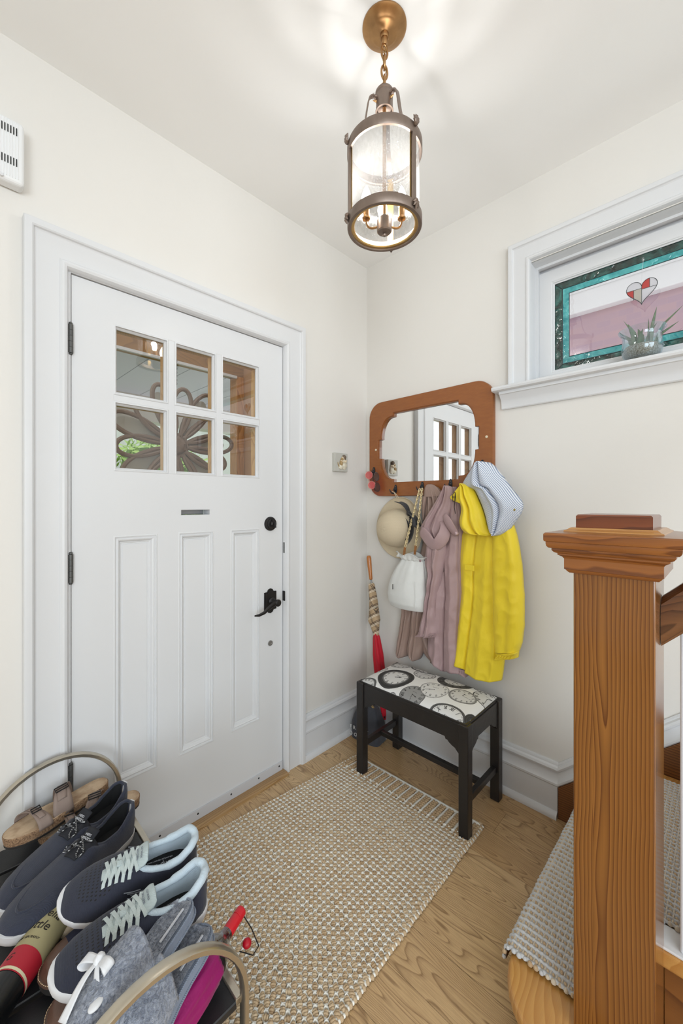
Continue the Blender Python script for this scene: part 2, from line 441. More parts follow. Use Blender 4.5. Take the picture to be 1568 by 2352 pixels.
PP = [(0, 0), (.002, .0015), (.005, .0015), (.006, -.003), (.010, -.004), (.014, -.0015), (.018, -.0035), (.022, -.010), (.0235, -.0125), (.026, -.0125), (.028, -.015), (.032, -.015), (.034, -.013), (.05, -.013), (.075, -.013)]
for p in PX:
    g = frame((p[0], p[1], PZ[0], PZ[1]), [(min(i, .060), h) for i, h in PP[:-1]], 'y', F, -1); kk = len(PP)-2; g.f.append(tuple(c*(kk+1)+kk for c in range(4))); g.m.append(0)
    mk('door_panel', g, M_trim, door, smooth=True, angle=25)
# mail slot: hole with a rounded liner and a flap
g = frame((-1.118, -.994, 1.240, 1.264), [(0, .0005), (.002, 0), (.002, -.058)], 'y', F, -1)
ms = mk('mail_slot', g, M_trim, door, label='narrow mail slot with open flap')
mk('flap', box(-1.112, -1.0, .054, .058, 1.243, 1.262), plain('brushed_steel_flap', (150, 150, 152), .35, .8), ms, bevel=.001)
# glazed top: muntins and beads
mt = G()
cx = [-1.1505, -.9565]; zc = 1.6585
GXL = [(-1.356, -1.1625), (-1.139, -.968), (-.945, -.751)]; GZL = [(1.401, 1.648), (1.669, 1.916)]
GXL = [(-1.356, -1.165), (-1.142, -.966), (-.943, -.751)]
for a, b in ((-1.165, -1.142), (-.966, -.943)): mt.join(box(a, b, F, .021, 1.401, 1.916)); mt.join(box(a+.002, b-.002, .027, B, 1.401, 1.916), 1)
mt.join(box(-1.356, -.751, F+.0003, .0207, 1.648, 1.669)); mt.join(box(-1.356, -.751, .0273, B, 1.650, 1.667), 1)
mk('muntin', mt, [M_trim, M_doorwood], door, bevel=.0008)
M_pane = glassy('window_glass', (.985, .99, .985), .045)
for a, b in GXL:
    for c, d in GZL:
        g = frame((a, b, c, d), [(0, 0), (.003, .002), (.006, .002), (.007, -.001), (.007, -.004), (.013, -.012), (.013, -.019)], 'y', F, -1)
        q = mk('pane_bead', g, M_trim, door, smooth=True, angle=25)
        g2 = frame((a, b, c, d), [(0, -.059), (.008, -.059), (.009, -.023)], 'y', F, -1)
        mk('outer_bead', g2, M_doorwood, q)
        mk('pane', box(a+.004, b-.004, .0225, .0255, c+.004, d-.004), M_pane, door)
# sweep strip, bolt heads
sw = mk('door_sweep', box(-1.478, -.625, -.003, .003, .012, .052), plain('painted_sweep', (205, 205, 208), .4), door, bevel=.0008)
for x in (-1.35, -1.2, -1.05, -.9, -.76, -.645): mk('screw', blob((x, -.003, .036), (.004, .002, .004), 10, 6), M_black, sw, smooth=True)
# hinges
for zc in (1.824, 1.076, .392):
    g = G()
    for q in range(5):
        za = zc - .046 + q*.0186; g.join(cyl((-1.484, -.003, za), (-1.484, -.003, za+.0178), .0078, 14))
    g.join(blob((-1.484, -.003, zc-.049), (.006, .006, .004), 12, 6)); g.join(blob((-1.484, -.003, zc+.050), (.006, .006, .005), 12, 6))
    g.join(box(-1.494, -1.484, .0, .003, zc-.046, zc+.047))
    mk('hinge', g, plain('aged_iron_hinge', (92, 92, 90), .5, .5, nscale=120, ndist=.0005) if zc > 1.8 else bpy.data.materials['aged_iron_hinge'], door, smooth=True)
# deadbolt
g = lathe([(0, .0), (.033, 0), (.033, .004), (.030, .009), (.024, .010), (.023, .013), (.018, .014), (0, .014)], n=32, M=basis((-.693, F, 1.192), (1,0,0), (0,0,1)) )
db = mk('deadbolt', g, M_bronze, door, smooth=True)
mk('thumb_turn', G().join(sweep([(-.693, -.012, 1.21), (-.691, -.03, 1.198), (-.689, -.028, 1.176)], [(a*.006, b*.003) for a, b in circ(1, 10)], scale=[.8, 1.3, 1.5])).join(blob((-.693, -.014, 1.192), (.011, .009, .013))), M_bronze, db, smooth=True)
# lever handle with an arched escutcheon
def scut(s, h):
    w, t = .034*s, .058*s
    p = [(-w, -t*.72), (-w*.55, -t*.74), (-w*.35, -t*.93), (0, -t), (w*.35, -t*.93), (w*.55, -t*.74), (w, -t*.72), (w, t*.72), (w*.55, t*.74), (w*.35, t*.93), (0, t), (-w*.35, t*.93), (-w*.55, t*.74), (-w, t*.72)]
    return prism([(-.694+a, .832+b) for a, b in p], F-h, F+.0, 'y')
hd = mk('escutcheon', scut(1, .005).join(scut(.86, .009)), M_bronze, door, bevel=.0015)
g = lathe([(0, 0), (.019, 0), (.019, .006), (.014, .010), (.0115, .014), (.0115, .04), (.016, .044), (.0165, .052), (.012, .057), (0, .058)], n=24, M=basis((-.690, F-.008, .830), (1,0,0), (0,0,1)))
lv = [(-.690, -.050, .831), (-.715, -.054, .829), (-.742, -.055, .816), (-.765, -.054, .800), (-.790, -.051, .793), (-.812, -.048, .794)]
g.join(sweep(lv, [(a*.0095, b*.005) for a, b in circ(1, 14)], scale=[1.35, 1.2, 1.0, .85, .7, .35]))
mk('lever', g, M_bronze, hd, smooth=True)
mk('key_lock', lathe([(0, 0), (.013, 0), (.012, .004), (.006, .004), (.006, .002), (0, .002)], n=24, M=basis((-.693, F, .633), (1,0,0), (0,0,1))), plain('nickel', (170, 168, 165), .35, .8), door, smooth=True)
# strike plates on the jamb
def plate(z, h, d):
    g = box(-.6195, -.603, -.012, .006, z-h, z+h); g.join(box(-.603, -.595, -.014, -.004, z-h*.8, z+h*.8)); return g
tr = plate(1.075, .028, 0)
mk('strike_plate', tr, M_bronze, origin=(-.61, 0, 1.05), bevel=.003, label='upper dark metal strike plate with rim lock keep on the door jamb', cat='strike plate')
mk('strike_plate', box(-.6215, -.612, -.014, .004, .82, .868), M_bronze, origin=(-.61, 0, .82), bevel=.003, label='lower dark metal latch strike plate beside the door lever', cat='strike plate')
# threshold
struct('trim_4', prism([(-.045, 0), (-.042, .008), (-.030, .012), (.13, .012), (.13, 0)], -1.4835, -.6195, 'x'), wood('oak_threshold', (196, 160, 112), (150, 112, 68), 'x', 150, (.05, -.1), .012, 2, .35, .2))

# ---------------- window ----------------
win = root('window_1', (0, -1.45, 1.80), kind='structure')
WP = [(0, 0), (0, .026), (.003, .029), (.014, .029), (.018, .027), (.020, .021), (.024, .018), (.074, .018), (.074, .0195), (.078, .023), (.084, .023), (.089, .019), (.091, .010), (.0915, 0)]
a0, a1, b1 = -.838, -2.077, 2.420; k = len(WP); g = G()
for ca, ya, zz in ((-1, a0, 1.80), (-1, a0, b1), (1, a1, b1), (1, a1, 1.80)):
    for i, h in WP: g.v.append((-h, ya+ca*i, zz if zz == 1.80 else zz - i))
for c in range(3):
    for q in range(k-1): g.f.append((c*k+q, (c+1)*k+q, (c+1)*k+q+1, c*k+q+1))
g.m = [0]*len(g.f)
mk('casing', g, M_trim, win, smooth=True, angle=28)
g = frame((WY1+.002, WY0-.002, 1.80, 2.322), [(0, 0), (0, -.10), (.012, -.10)], 'x', 0, -1)
g.join(frame((WY1+.002, WY0-.002, 1.79, 2.322), [(0, -.055), (.010, -.055), (.010, -.075)], 'x', 0, -1))
mk('jamb', g, M_trim, win)
# sash
SA = (WY1+.010, WY0-.010, 1.803, 2.298)
g = frame(SA, [(0, -.075), (.006, -.072), (.050, -.072), (.053, -.075), (.056, -.075), (.058, -.080), (.062, -.082), (.064, -.090), (.064, -.10), (0, -.10)], 'x', 0, -1)
mk('sash', g, M_trim, win, smooth=True, angle=28)
IA = (SA[0]+.062, SA[1]-.062, SA[2]+.052, SA[3]-.062)
gy0, gy1, gz0, gz1 = IA
def glass2(name, c1, c2, st):
    n = NT(name); n.t.nodes.remove(n.b)
    v = n.co(scale=st); w = n.noise(v, 9, 2, .5, 1.2)
    col = n.ramp(w, [(.3, c1), (.52, tuple((p+q)/2 for p, q in zip(c1, c2))), (.68, c2)])
    tr = n.n('ShaderNodeBsdfTransparent'); n.L(col, tr.inputs[0]); tl = n.n('ShaderNodeBsdfTranslucent'); n.L(col, tl.inputs[0])
    gl = n.n('ShaderNodeBsdfGlossy'); gl.inputs['Roughness'].default_value = .05
    bu = n.n('ShaderNodeBump'); n.L(w, bu.inputs['Height']); bu.inputs['Distance'].default_value = .01; n.L(bu.outputs[0], gl.inputs['Normal'])
    m1 = n.n('ShaderNodeMixShader'); m1.inputs[0].default_value = .45; n.L(tr.outputs[0], m1.inputs[1]); n.L(tl.outputs[0], m1.inputs[2])
    m2 = n.n('ShaderNodeMixShader'); m2.inputs[0].default_value = .10; n.L(m1.outputs[0], m2.inputs[1]); n.L(gl.outputs[0], m2.inputs[2])
    n.L(m2.outputs[0], n.o.inputs[0]); return n.m
M_dg = glass2('rippled_dark_green_glass', (.02, .10, .085), (.22, .52, .46), (1, 2.4, 2.4))
M_tq = glass2('turquoise_glass', (.16, .62, .62), (.42, .92, .88), (1, 3, 3))
BW = .030; T0, T1 = .086, .089
def mitre(rect, w, name, mat):
    y0, y1, z0, z1 = rect
    for q in ([(y0,z0),(y1,z0),(y1-w,z0+w),(y0+w,z0+w)], [(y0,z1),(y1,z1),(y1-w,z1-w),(y0+w,z1-w)], [(y0,z0),(y0,z1),(y0+w,z1-w),(y0+w,z0+w)], [(y1,z0),(y1,z1),(y1-w,z1-w),(y1-w,z0+w)]):
        mk(name, prism(q, T0, T1, 'x'), mat, win)
mitre((gy0, gy1, gz0, gz1), BW, 'green_border_glass', M_dg)
b = (gy0+BW, gy1-BW, gz0+BW, gz1-BW); w = .026
for q in ((b[0], b[1], b[2], b[2]+w), (b[0], b[1], b[3]-w, b[3]), (b[0], b[0]+w, b[2]+w, b[3]-w), (b[1]-w, b[1], b[2]+w, b[3]-w)):
    mk('turquoise_border_glass', box(T0, T1, *q), M_tq, win)
mk('clear_pane', box(T0, T1, b[0]+w, b[1]-w, b[2]+w, b[3]-w), M_pane, win)
g = G(); c = .0016
def came(p, q): g.join(tube([(T0-.0012, *p), (T0-.0012, *q)], c, 6))
for r in ((gy0, gy1, gz0, gz1), b, (b[0]+w, b[1]-w, b[2]+w, b[3]-w)):
    came((r[0], r[2]), (r[1], r[2])); came((r[0], r[3]), (r[1], r[3])); came((r[0], r[2]), (r[0], r[3])); came((r[1], r[2]), (r[1], r[3]))
for y, s in ((gy0, 1), (gy1, -1)):
    for z, t in ((gz0, 1), (gz1, -1)): came((y, z), (y+s*BW, z+t*BW))
mk('lead_came', g, plain('lead_came', (70, 76, 78), .4, .6), win, smooth=True)
# stool and apron
SP = [(.075, 1.803), (-.060, 1.803), (-.067, 1.8005), (-.070, 1.7925), (-.067, 1.785), (-.060, 1.782), (.0, 1.782), (.0, 1.79), (.075, 1.79)]
mk('sill', prism([(p[0], p[1]) for p in SP], -2.13, -.782, 'y'), M_trim, win, smooth=True, angle=30)
g = run([(0, 1.782), (.046, 1.782), (.046, 1.770), (.040, 1.768), (.038, 1.765), (.022, 1.748), (.016, 1.730), (.015, 1.712), (.012, 1.708), (0, 1.708)], [((0, -.806, 0), (-1,0,0)), ((0, -2.11, 0), (-1,0,0))])
mk('apron', g, M_trim, win, smooth=True, angle=30)
# ---------------- outside: neighbour house past the small window ----------------
def brickmat():
    n = NT('pink_painted_brick'); v = n.co(scale=(1,1,1))
    t = n.t; sp = n.n('ShaderNodeSeparateXYZ'); n.L(v, sp.inputs[0]); cb = n.n('ShaderNodeCombineXYZ'); n.L(sp.outputs[1], cb.inputs[0]); n.L(sp.outputs[2], cb.inputs[1])
    b = n.n('ShaderNodeTexBrick'); n.L(cb.outputs[0], b.inputs[0]); b.inputs['Scale'].default_value = 4.6
    b.inputs[1].default_value = srgb(194, 162, 170); b.inputs[2].default_value = srgb(184, 156, 172); b.inputs[3].default_value = srgb(192, 162, 172)
    b.inputs['Mortar Size'].default_value = .012
    n.set(col=b.outputs[0], rough=.9); return n.m
hs = root('neighbour_house', (2.3, -1.4, 0), 'pink brick neighbour house with white eaves seen through the small window', 'house')
mk('brick_wall', box(2.3, 2.6, -4, 2.4, 0, 2.985), brickmat(), hs)
wm = plain('white_soffit', (244, 244, 246), .6)
mk('eaves', boxes((2.22, 2.35, -4, 2.4, 2.985, 3.26), (2.16, 2.22, -4, 2.4, 3.16, 3.26), (1.86, 2.3, -4, 2.4, 3.26, 3.30), (1.80, 1.88, -4, 2.4, 3.30, 3.50), (2.0, 2.6, -4, 2.4, 3.5, 3.6)), wm, hs, bevel=.01)
mk('string_course', box(2.27, 2.31, -4, 2.4, 2.36, 2.40), plain('grey_band', (150, 130, 150), .8), hs)
# ---------------- outside: porch behind the door ----------------
M_fir = wood('amber_porch_fir', (222, 160, 96), (176, 118, 60), 'z', 60, (-.3, 1.5), .06, 1.5, .5, .1)
M_firx = wood('amber_porch_fir_beam', (176, 128, 70), (140, 98, 52), 'x', 60, (1.2, 2.0), .06, 1.5, .5, .1)
struct('wall_porch_side', box(-.10, .16, .145, 1.29, 0, 2.75), plain('brown_porch_boards', (176, 132, 92), .7, var=.1))
pf = root('porch_screen_frame', (-1.0, 1.2, 0), 'amber wood porch door frame standing outside the front door', 'door frame')
mk('lintel', boxes((-2.6, -.02, 1.18, 1.27, 2.262, 2.72)), M_firx, pf)
mk('post', box(-.165, -.10, 1.17, 1.27, 0, 2.262), M_fir, pf, bevel=.004)
mk('post', box(-2.5, -2.42, 1.17, 1.27, 0, 2.262), M_fir, pf, bevel=.004)
mk('white_bead', boxes((-2.42, -.165, 1.165, 1.185, 2.244, 2.262)), M_trim, pf)
pc = G()
for i in range(19): pc.join(box(-3.4 + i*.36, -3.4 + i*.36 + .352, 1.28, 3.2, 2.50, 2.52))
pc.join(box(-3.4, 3.44, 1.28, 3.2, 2.521, 2.6))
mk('porch_ceiling_boards', pc, plain('grey_porch_paint', (208, 208, 214), .6), kind='structure', bevel=.003)
mk('porch_beam', box(-3.4, 3.44, 3.2, 3.4, 2.22, 2.6), plain('cream_beam', (205, 200, 186), .6), kind='structure')
mk('ground', box(-14, 14, 3.6, 20, -1.0, -.9), plain('lawn_green', (90, 130, 60), .9), kind='structure')
mk('porch_floor', box(-3.4, .2, .16, 3.4, -.1, -.02), plain('grey_deck', (120, 120, 118), .7), kind='structure')
# wrought metal flower hanging in the porch doorway
fx = root('flower_ornament', (-.653, 1.12, 1.674), 'large brown metal flower ornament with looped petals hanging outside the glazed door', 'ornament')
M_rust = plain('brown_painted_metal', (134, 112, 96), .55, .3, nscale=60, ndist=.001, var=.12)
M_milk = plain('pale_petal_glass', (196, 192, 180), .5)
np_ = 14
for i in range(np_):
    a = 2*pi*i/np_ + .12; L = [.40, .36, .43, .38][i % 4]; wd = .056
    pts = []
    for q in range(33):
        t = q/32; s = (.14 + .86*sin(pi*t/1)**.8)*L if False else None
        th = pi*t; rr = .07 + (L-.07)*(1-cos(2*th))/2; ww = wd*sin(2*th)*1.35*(.55+.45*rr/L)
        pts.append((-.653 + cos(a)*rr - sin(a)*ww, 1.12 - .03*sin(th), 1.674 + sin(a)*rr + cos(a)*ww))
    mk('petal', sweep(pts, [(x*.020, y*.007) for x, y in circ(1, 8)], upv=(0,.2,1)) if False else sweep(pts, [(cos(q)*.020, sin(q)*.007) for q in [2*pi*k_/10 for k_ in range(10)]], upv=(0, 1, 0) if False else None) if False else tube(pts, .0145, 8), M_rust, fx, smooth=True)
    if i % 2 == 0:
        inn = [(-.653 + (p[0]+.653)*.9, 1.135, 1.674 + (p[2]-1.674)*.9) for p in pts[1:-1]]
        g = G().add(inn + [(p[0], p[1]+.004, p[2]) for p in inn], [tuple(range(31)), tuple(range(61, 30, -1))] + [(q, q+1, q+32, q+31) for q in range(30)])
        mk('petal_pane', g, M_milk, fx)
mk('hub', blob((-.653, 1.11, 1.674), (.062, .03, .062), 24, 12, nz=.3, nf=30), M_rust, fx, smooth=True)
ch = G()
for i in range(14):
    z = 2.09 + i*.0125; d = (i % 2)*pi/2
    ch.join(tube([(-.653+cos(d)*.005*cos(q), 1.12+sin(d)*.005*cos(q), z+.0085*sin(q)) for q in [2*pi*k/10 for k in range(10)]], .0017, 5, True))
mk('hanging_chain', ch, M_black, fx, smooth=True)
fh = root('facing_house', (0, 12, -1), 'pale grey house far across the street beyond the porch', 'house')
mk('facade', box(-12, 9, 12, 12.4, -1, 5), plain('pale_siding', (200, 204, 196), .8), fh)
mk('roof', prism([(11.6, 5), (13, 6.6), (14.4, 5)], -12.4, 9.4, 'x'), plain('grey_shingle', (150, 150, 150), .9), fh)
# garden shrubs
M_leaf = NT('bright_green_leaf'); lf = M_leaf.noise(M_leaf.co(), 3, 2)  # leaf colour mixes two bright greens by noise
M_leaf.set(col=M_leaf.mix(lf, srgb(120, 170, 60), srgb(190, 215, 120)), rough=.5)
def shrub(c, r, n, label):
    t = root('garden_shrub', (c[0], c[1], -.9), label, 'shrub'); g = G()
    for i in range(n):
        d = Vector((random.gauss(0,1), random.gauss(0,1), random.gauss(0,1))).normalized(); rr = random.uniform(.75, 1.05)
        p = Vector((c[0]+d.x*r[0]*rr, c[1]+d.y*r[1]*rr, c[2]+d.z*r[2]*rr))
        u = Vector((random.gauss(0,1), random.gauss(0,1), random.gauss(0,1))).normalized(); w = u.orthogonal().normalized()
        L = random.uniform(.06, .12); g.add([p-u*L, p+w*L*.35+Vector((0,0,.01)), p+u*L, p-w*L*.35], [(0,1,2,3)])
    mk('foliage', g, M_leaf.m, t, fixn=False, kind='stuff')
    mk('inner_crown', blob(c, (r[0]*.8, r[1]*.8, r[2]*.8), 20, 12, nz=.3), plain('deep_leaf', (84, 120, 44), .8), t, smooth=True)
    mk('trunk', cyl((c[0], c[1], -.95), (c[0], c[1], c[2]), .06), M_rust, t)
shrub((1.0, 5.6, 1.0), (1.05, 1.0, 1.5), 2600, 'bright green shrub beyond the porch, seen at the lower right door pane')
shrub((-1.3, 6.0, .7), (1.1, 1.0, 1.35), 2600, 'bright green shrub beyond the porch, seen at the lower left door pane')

# ---------------- lantern ----------------
LX, LY = -.880, -.819
def lring(a): # angle from camera right towards the room corner
    r = Vector((sin(TH), -cos(TH), 0)); f = Vector((cos(TH), sin(TH), 0)); return r*cos(a) + f*sin(a)
lan = root('lantern', (LX, LY, CZ), 'antique brass cylinder lantern with seeded glass hanging from the ceiling', 'ceiling lamp')
def brass(name, a, b, rough=.34):
    n = NT(name); f = n.noise(n.co(scale=(1,1,.6)), 30, 4, .6)
    n.set(col=n.mix(f, srgb(*a), srgb(*b)), metal=.9, rough=rough); return n.m
M_brass = brass('antique_brass', (190, 148, 100), (142, 106, 70)); M_lb = brass('weathered_bronze', (158, 142, 132), (122, 108, 98), .45)
mk('canopy', lathe([(0, -.034), (.011, -.034), (.013, -.030), (.013, -.022), (.017, -.020), (.034, -.019), (.040, -.016), (.043, -.0145), (.058, -.010), (.064, -.004), (.064, 0)], (LX, LY, CZ), 48), M_brass, lan, smooth=True)
mk('canopy_loop', G().join(lathe([(0, -.052), (.006, -.052), (.009, -.046), (.0095, -.034)], (LX, LY, CZ), 20)).join(tube([Vector((LX, LY, CZ-.058)) + lring(.5)*(.008*cos(q)) + Vector((0,0,.010*sin(q))) for q in [2*pi*k/14 for k in range(14)]], .0024, 8, True)), M_brass, lan, smooth=True)
zt, zb = CZ-.058, 2.500; nl = 4
pit = (zt-zb)/nl
for i in range(nl):
    z = zt - pit*(i+.5); d = lring(.35 + (i % 2)*1.25); h = pit*.5+.0055
    pts = []
    for k in range(20):
        q = 2*pi*k/20; pts.append(Vector((LX, LY, z)) + d*(.0095*cos(q)) + Vector((0,0,h*sin(q))))
    mk('chain_link', tube(pts, .0032, 8, True), M_brass, lan, smooth=True)
mk('cord', tube([(LX+.004*sin(q), LY+.003*cos(q*1.3), zt+.02 - (zt+.02-zb)*q/12) for q in range(13)], .0011, 6), plain('gold_cord', (170, 140, 80), .4, .5), lan, smooth=True)
mk('cap', lathe([(0, 2.490), (.024, 2.489), (.0265, 2.485), (.0265, 2.481), (.0245, 2.479), (.0245, 2.435), (.0262, 2.431), (.0262, 2.428), (.022, 2.428), (.021, 2.44), (0, 2.445)], (LX, LY, 0), 40), M_lb, lan, smooth=True)
mk('cap_loop', tube([Vector((LX, LY, 2.497)) + lring(.35)*(.011*cos(q)) + Vector((0,0,.014*sin(q))) for q in [2*pi*k/18 for k in range(18)]], .0026, 8, True), M_brass, lan, smooth=True)
RA = [R(193), R(313), R(73)]; RR = .1055
for a in RA:
    d = lring(a); t = Vector((-d.y, d.x, 0)); c = Vector((LX, LY, 0))
    pts = [c + d*r + Vector((0,0,z)) for r, z in ((.023, 2.466), (.034, 2.467), (.043, 2.462), (.048, 2.452), (.052, 2.43), (.060, 2.385), (.072, 2.355), (.090, 2.335), (.103, 2.325))]
    mk('top_strap', sweep(sp(pts), [(-.0018, -.0065), (.0018, -.0065), (.0018, .0065), (-.0018, .0065)], upv=d), M_lb, lan, bevel=.0006)
    mk('strap_screw', sweep([c+d*.020+Vector((0,0,2.455)), c+d*.035+Vector((0,0,2.455))], circ(1, 10), scale=[.005, .001]), M_brass, lan, smooth=True)
def ringband(z0, z1, ri, ro): return lathe([(ri, z0), (ri-.002, z0+.003), (ri, z1), (ro-.001, z1), (ro, z1-.002), (ro, z0+.003), (ro-.002, z0), (ri, z0)], (LX, LY, 0), 72)
mk('upper_ring', ringband(2.296, 2.325, .1005, .1085), M_lb, lan, smooth=True)
mk('lower_ring', ringband(2.088, 2.115, .098, .1080), M_lb, lan, smooth=True)
mk('lower_lip', ringband(2.092, 2.098, .089, .099), brass('bright_inner_lip', (220, 190, 130), (190, 150, 90)), lan, smooth=True)
for a in RA:
    d = lring(a); c = Vector((LX, LY, 0)) + d*RR
    mk('rib', sweep([c+Vector((0,0,2.10)), c+Vector((0,0,2.31))], [(-.0028, -.0075), (.0028, -.0075), (.0028, .0075), (-.0028, .0075)], upv=d), M_lb, lan, bevel=.001)
    mk('inner_rib', sweep([c-d*.006+Vector((0,0,2.10)), c-d*.006+Vector((0,0,2.31))], [(-.001, -.0095), (.001, -.0095), (.001, .0095), (-.001, .0095)], upv=d), bpy.data.materials['bright_inner_lip'], lan)
    for z, s in ((2.325, 1), (2.104, -1)):
        g = G(); p = c + d*.006 + Vector((0,0,z)); t = Vector((-d.y, d.x, 0))
        for ang, L in ((0, .021), (.7, .017), (-.7, .017), (1.5, .012), (-1.5, .012)):
            q = p + (Vector((0,0,s))*cos(ang) + t*sin(ang))*L*.9
            g.join(sweep([p - Vector((0,0,s*.010)), p*.45+q*.55 + d*.003, q], circ(1, 8), scale=[.0035, .0048, .0006]))
        g.join(blob(tuple(p - Vector((0,0,s*.006))), (.0075, .0075, .006), 10, 6))
        mk('leaf_finial', g, M_lb, lan, smooth=True)
M_seed = NT('seeded_glass'); n = M_seed; n.t.nodes.remove(n.b)
v = n.co(scale=(1,1,.45)); w = n.noise(v, 130, 3, .6); sd = n.ramp(n.noise(n.co(scale=(1,1,.6)), 240, 1), [(.66, (0,0,0)), (.74, (1,1,1))])
tr = n.n('ShaderNodeBsdfTransparent'); n.L(n.mix(w, (.80,.80,.79,1), (1,1,1,1)), tr.inputs[0])
gl = n.n('ShaderNodeBsdfGlossy'); gl.inputs['Roughness'].default_value = .12; tl = n.n('ShaderNodeBsdfTranslucent')
bu = n.n('ShaderNodeBump'); n.L(w, bu.inputs['Height']); bu.inputs['Distance'].default_value = .004; n.L(bu.outputs[0], gl.inputs['Normal'])
m1 = n.n('ShaderNodeMixShader'); n.L(n.math('ADD', n.math('MULTIPLY', sd, .30), .05), m1.inputs[0]); n.L(tr.outputs[0], m1.inputs[1]); n.L(gl.outputs[0], m1.inputs[2])
m2 = n.n('ShaderNodeMixShader'); n.L(n.math('ADD', n.math('MULTIPLY', sd, .14), .085), m2.inputs[0]); n.L(m1.outputs[0], m2.inputs[1]); n.L(tl.outputs[0], m2.inputs[2])
n.L(m2.outputs[0], n.o.inputs[0])
for i in range(3):
    a0_, a1_ = RA[i], RA[(i+1) % 3]
    if a1_ < a0_: a1_ += 2*pi
    def fn(u, t):
        p = Vector((LX, LY, 0)) + lring(a0_+.06 + (a1_-a0_-.12)*u)*.0995; return (p.x, p.y, 2.112+.19*t)
    mk('glass_panel', grid(fn, 24, 2), n.m, lan, smooth=True, solid=.0015)
mk('stem', lathe([(.0055, 2.12), (.0055, 2.44)], (LX, LY, 0), 16), M_brass, lan, smooth=True)
mk('hub', lathe([(0, 2.066), (.004, 2.067), (.006, 2.071), (.0045, 2.076), (.019, 2.078), (.0215, 2.081), (.0215, 2.113), (.019, 2.118), (.009, 2.122), (.0055, 2.13)], (LX, LY, 0), 32), M_lb, lan, smooth=True)
for i, a in enumerate((R(168), R(12), R(90))):
    d = lring(a); c = Vector((LX, LY, 0))
    pts = [c + d*r + Vector((0,0,z)) for r, z in ((.02, 2.097), (.035, 2.095), (.046, 2.100), (.052, 2.112), (.053, 2.125))]
    am = mk('arm', tube(sp(pts), .003, 10), M_brass, lan, smooth=True)
    p = c + d*.053
    mk('socket', lathe([(0, 2.122), (.011, 2.124), (.012, 2.128), (.009, 2.131), (.0085, 2.158)], tuple(p), 20), M_brass, am, smooth=True)
    bm_ = NT('lit_bulb_glass'); bm_.set(col=(1,1,1,1), emc=(1, .93, .82, 1), ems=30) if i == 0 else None
    if i == 0: M_bulb = bm_.m
    else: bpy.data.materials.remove(bm_.m)
    mk('bulb', lathe([(.006, 2.156), (.011, 2.165), (.0145, 2.178), (.014, 2.190), (.009, 2.206), (.004, 2.218), (0, 2.224)], tuple(p), 20), M_bulb, am, smooth=True)
    l = bpy.data.lights.new('bulb_light', 'POINT'); l.energy = 2.45; l.shadow_soft_size = .014; l.color = (1, 1, 1)
    o = bpy.data.objects.new('bulb_light', l); S.collection.objects.link(o); o.parent = lan; o.location = Vector((p.x, p.y, 2.19)) - Vector((LX, LY, CZ)) + d*.018

# ---------------- wall things on the door wall ----------------
g = root('door_chime', (-1.70, 0, 2.21), 'white louvred door chime box high on the wall beside the door', 'door chime')
M_pl = plain('white_plastic', (238, 238, 238), .4)
cy0, cy1 = -1.83, -1.607
bd = box(cy0, cy1, -.046, 0, 2.222, 2.408)
mk('housing', bd, M_pl, g, bevel=.012, seg=4)
for row in (2.362, 2.272):
    gg = G(); x = -1.625
    for i in range(13): gg.join(box(x-.0022, x+.0000, -.0475, -.044, row, row+.022)); x -= .0066
    mk('vent_slots', gg, plain('slot_black', (30, 30, 28), .8) if row > 2.3 else bpy.data.materials['slot_black'], g)
gg = G(); x = -1.6225
for i in range(26): gg.join(box(x-.0009, x+.0009, -.0478, -.045, 2.236, 2.40)); x -= .0066/1.0
mk('ribs', gg, M_pl, g, bevel=.0006)
mk('screw_cap', lathe([(0, .004), (.004, .004), (.0045, 0)], n=16, M=basis((-1.66, -.046, 2.230), (1,0,0), (0,0,1))), M_trim, g)

pq = root('relief_plaque', (-.239, 0, 1.459), 'small grey plaque with relief of seated figure hugging a puppy, left of the mirror', 'wall plaque')
M_st = plain('grey_stone_resin', (196, 194, 186), .7, nscale=40, ndist=.002, var=.05)
mk('tablet', box(-.290, -.190, -.022, 0, 1.461, 1.561), M_st, pq, bevel=.0025)
c_ = (-.237, -.022)
M_dr = plain('cream_relief', (226, 218, 198), .6); M_hr = plain('brown_relief_hair', (112, 96, 80), .6); M_pp = plain('tan_relief_puppy', (170, 142, 98), .6); M_sk = plain('pale_relief_skin', (222, 204, 176), .6)
mk('figure', G().join(blob((-.222, -.024, 1.495), (.021, .012, .024), nz=.3)).join(blob((-.246, -.024, 1.486), (.018, .010, .014))).join(blob((-.224, -.026, 1.515), (.016, .011, .016))), M_dr, pq, smooth=True)
mk('head', blob((-.233, -.028, 1.533), (.011, .009, .012)), M_sk, pq, smooth=True)
mk('hair', G().join(blob((-.227, -.030, 1.539), (.013, .011, .013))).join(blob((-.222, -.028, 1.529), (.007, .008, .011))), M_hr, pq, smooth=True)
mk('arms', G().join(sweep([(-.212, -.030, 1.522), (-.222, -.038, 1.513), (-.240, -.036, 1.514), (-.254, -.030, 1.520)], circ(1, 8), scale=[.006, .005, .0045, .003])), M_sk, pq, smooth=True)
mk('puppy', G().join(blob((-.247, -.028, 1.508), (.010, .009, .018))).join(blob((-.242, -.030, 1.528), (.008, .008, .008))).join(sweep([(-.250, -.026, 1.492), (-.262, -.026, 1.488), (-.268, -.025, 1.500), (-.270, -.025, 1.512)], circ(1, 6), scale=[.004, .0035, .003, .001])), M_pp, pq, smooth=True)
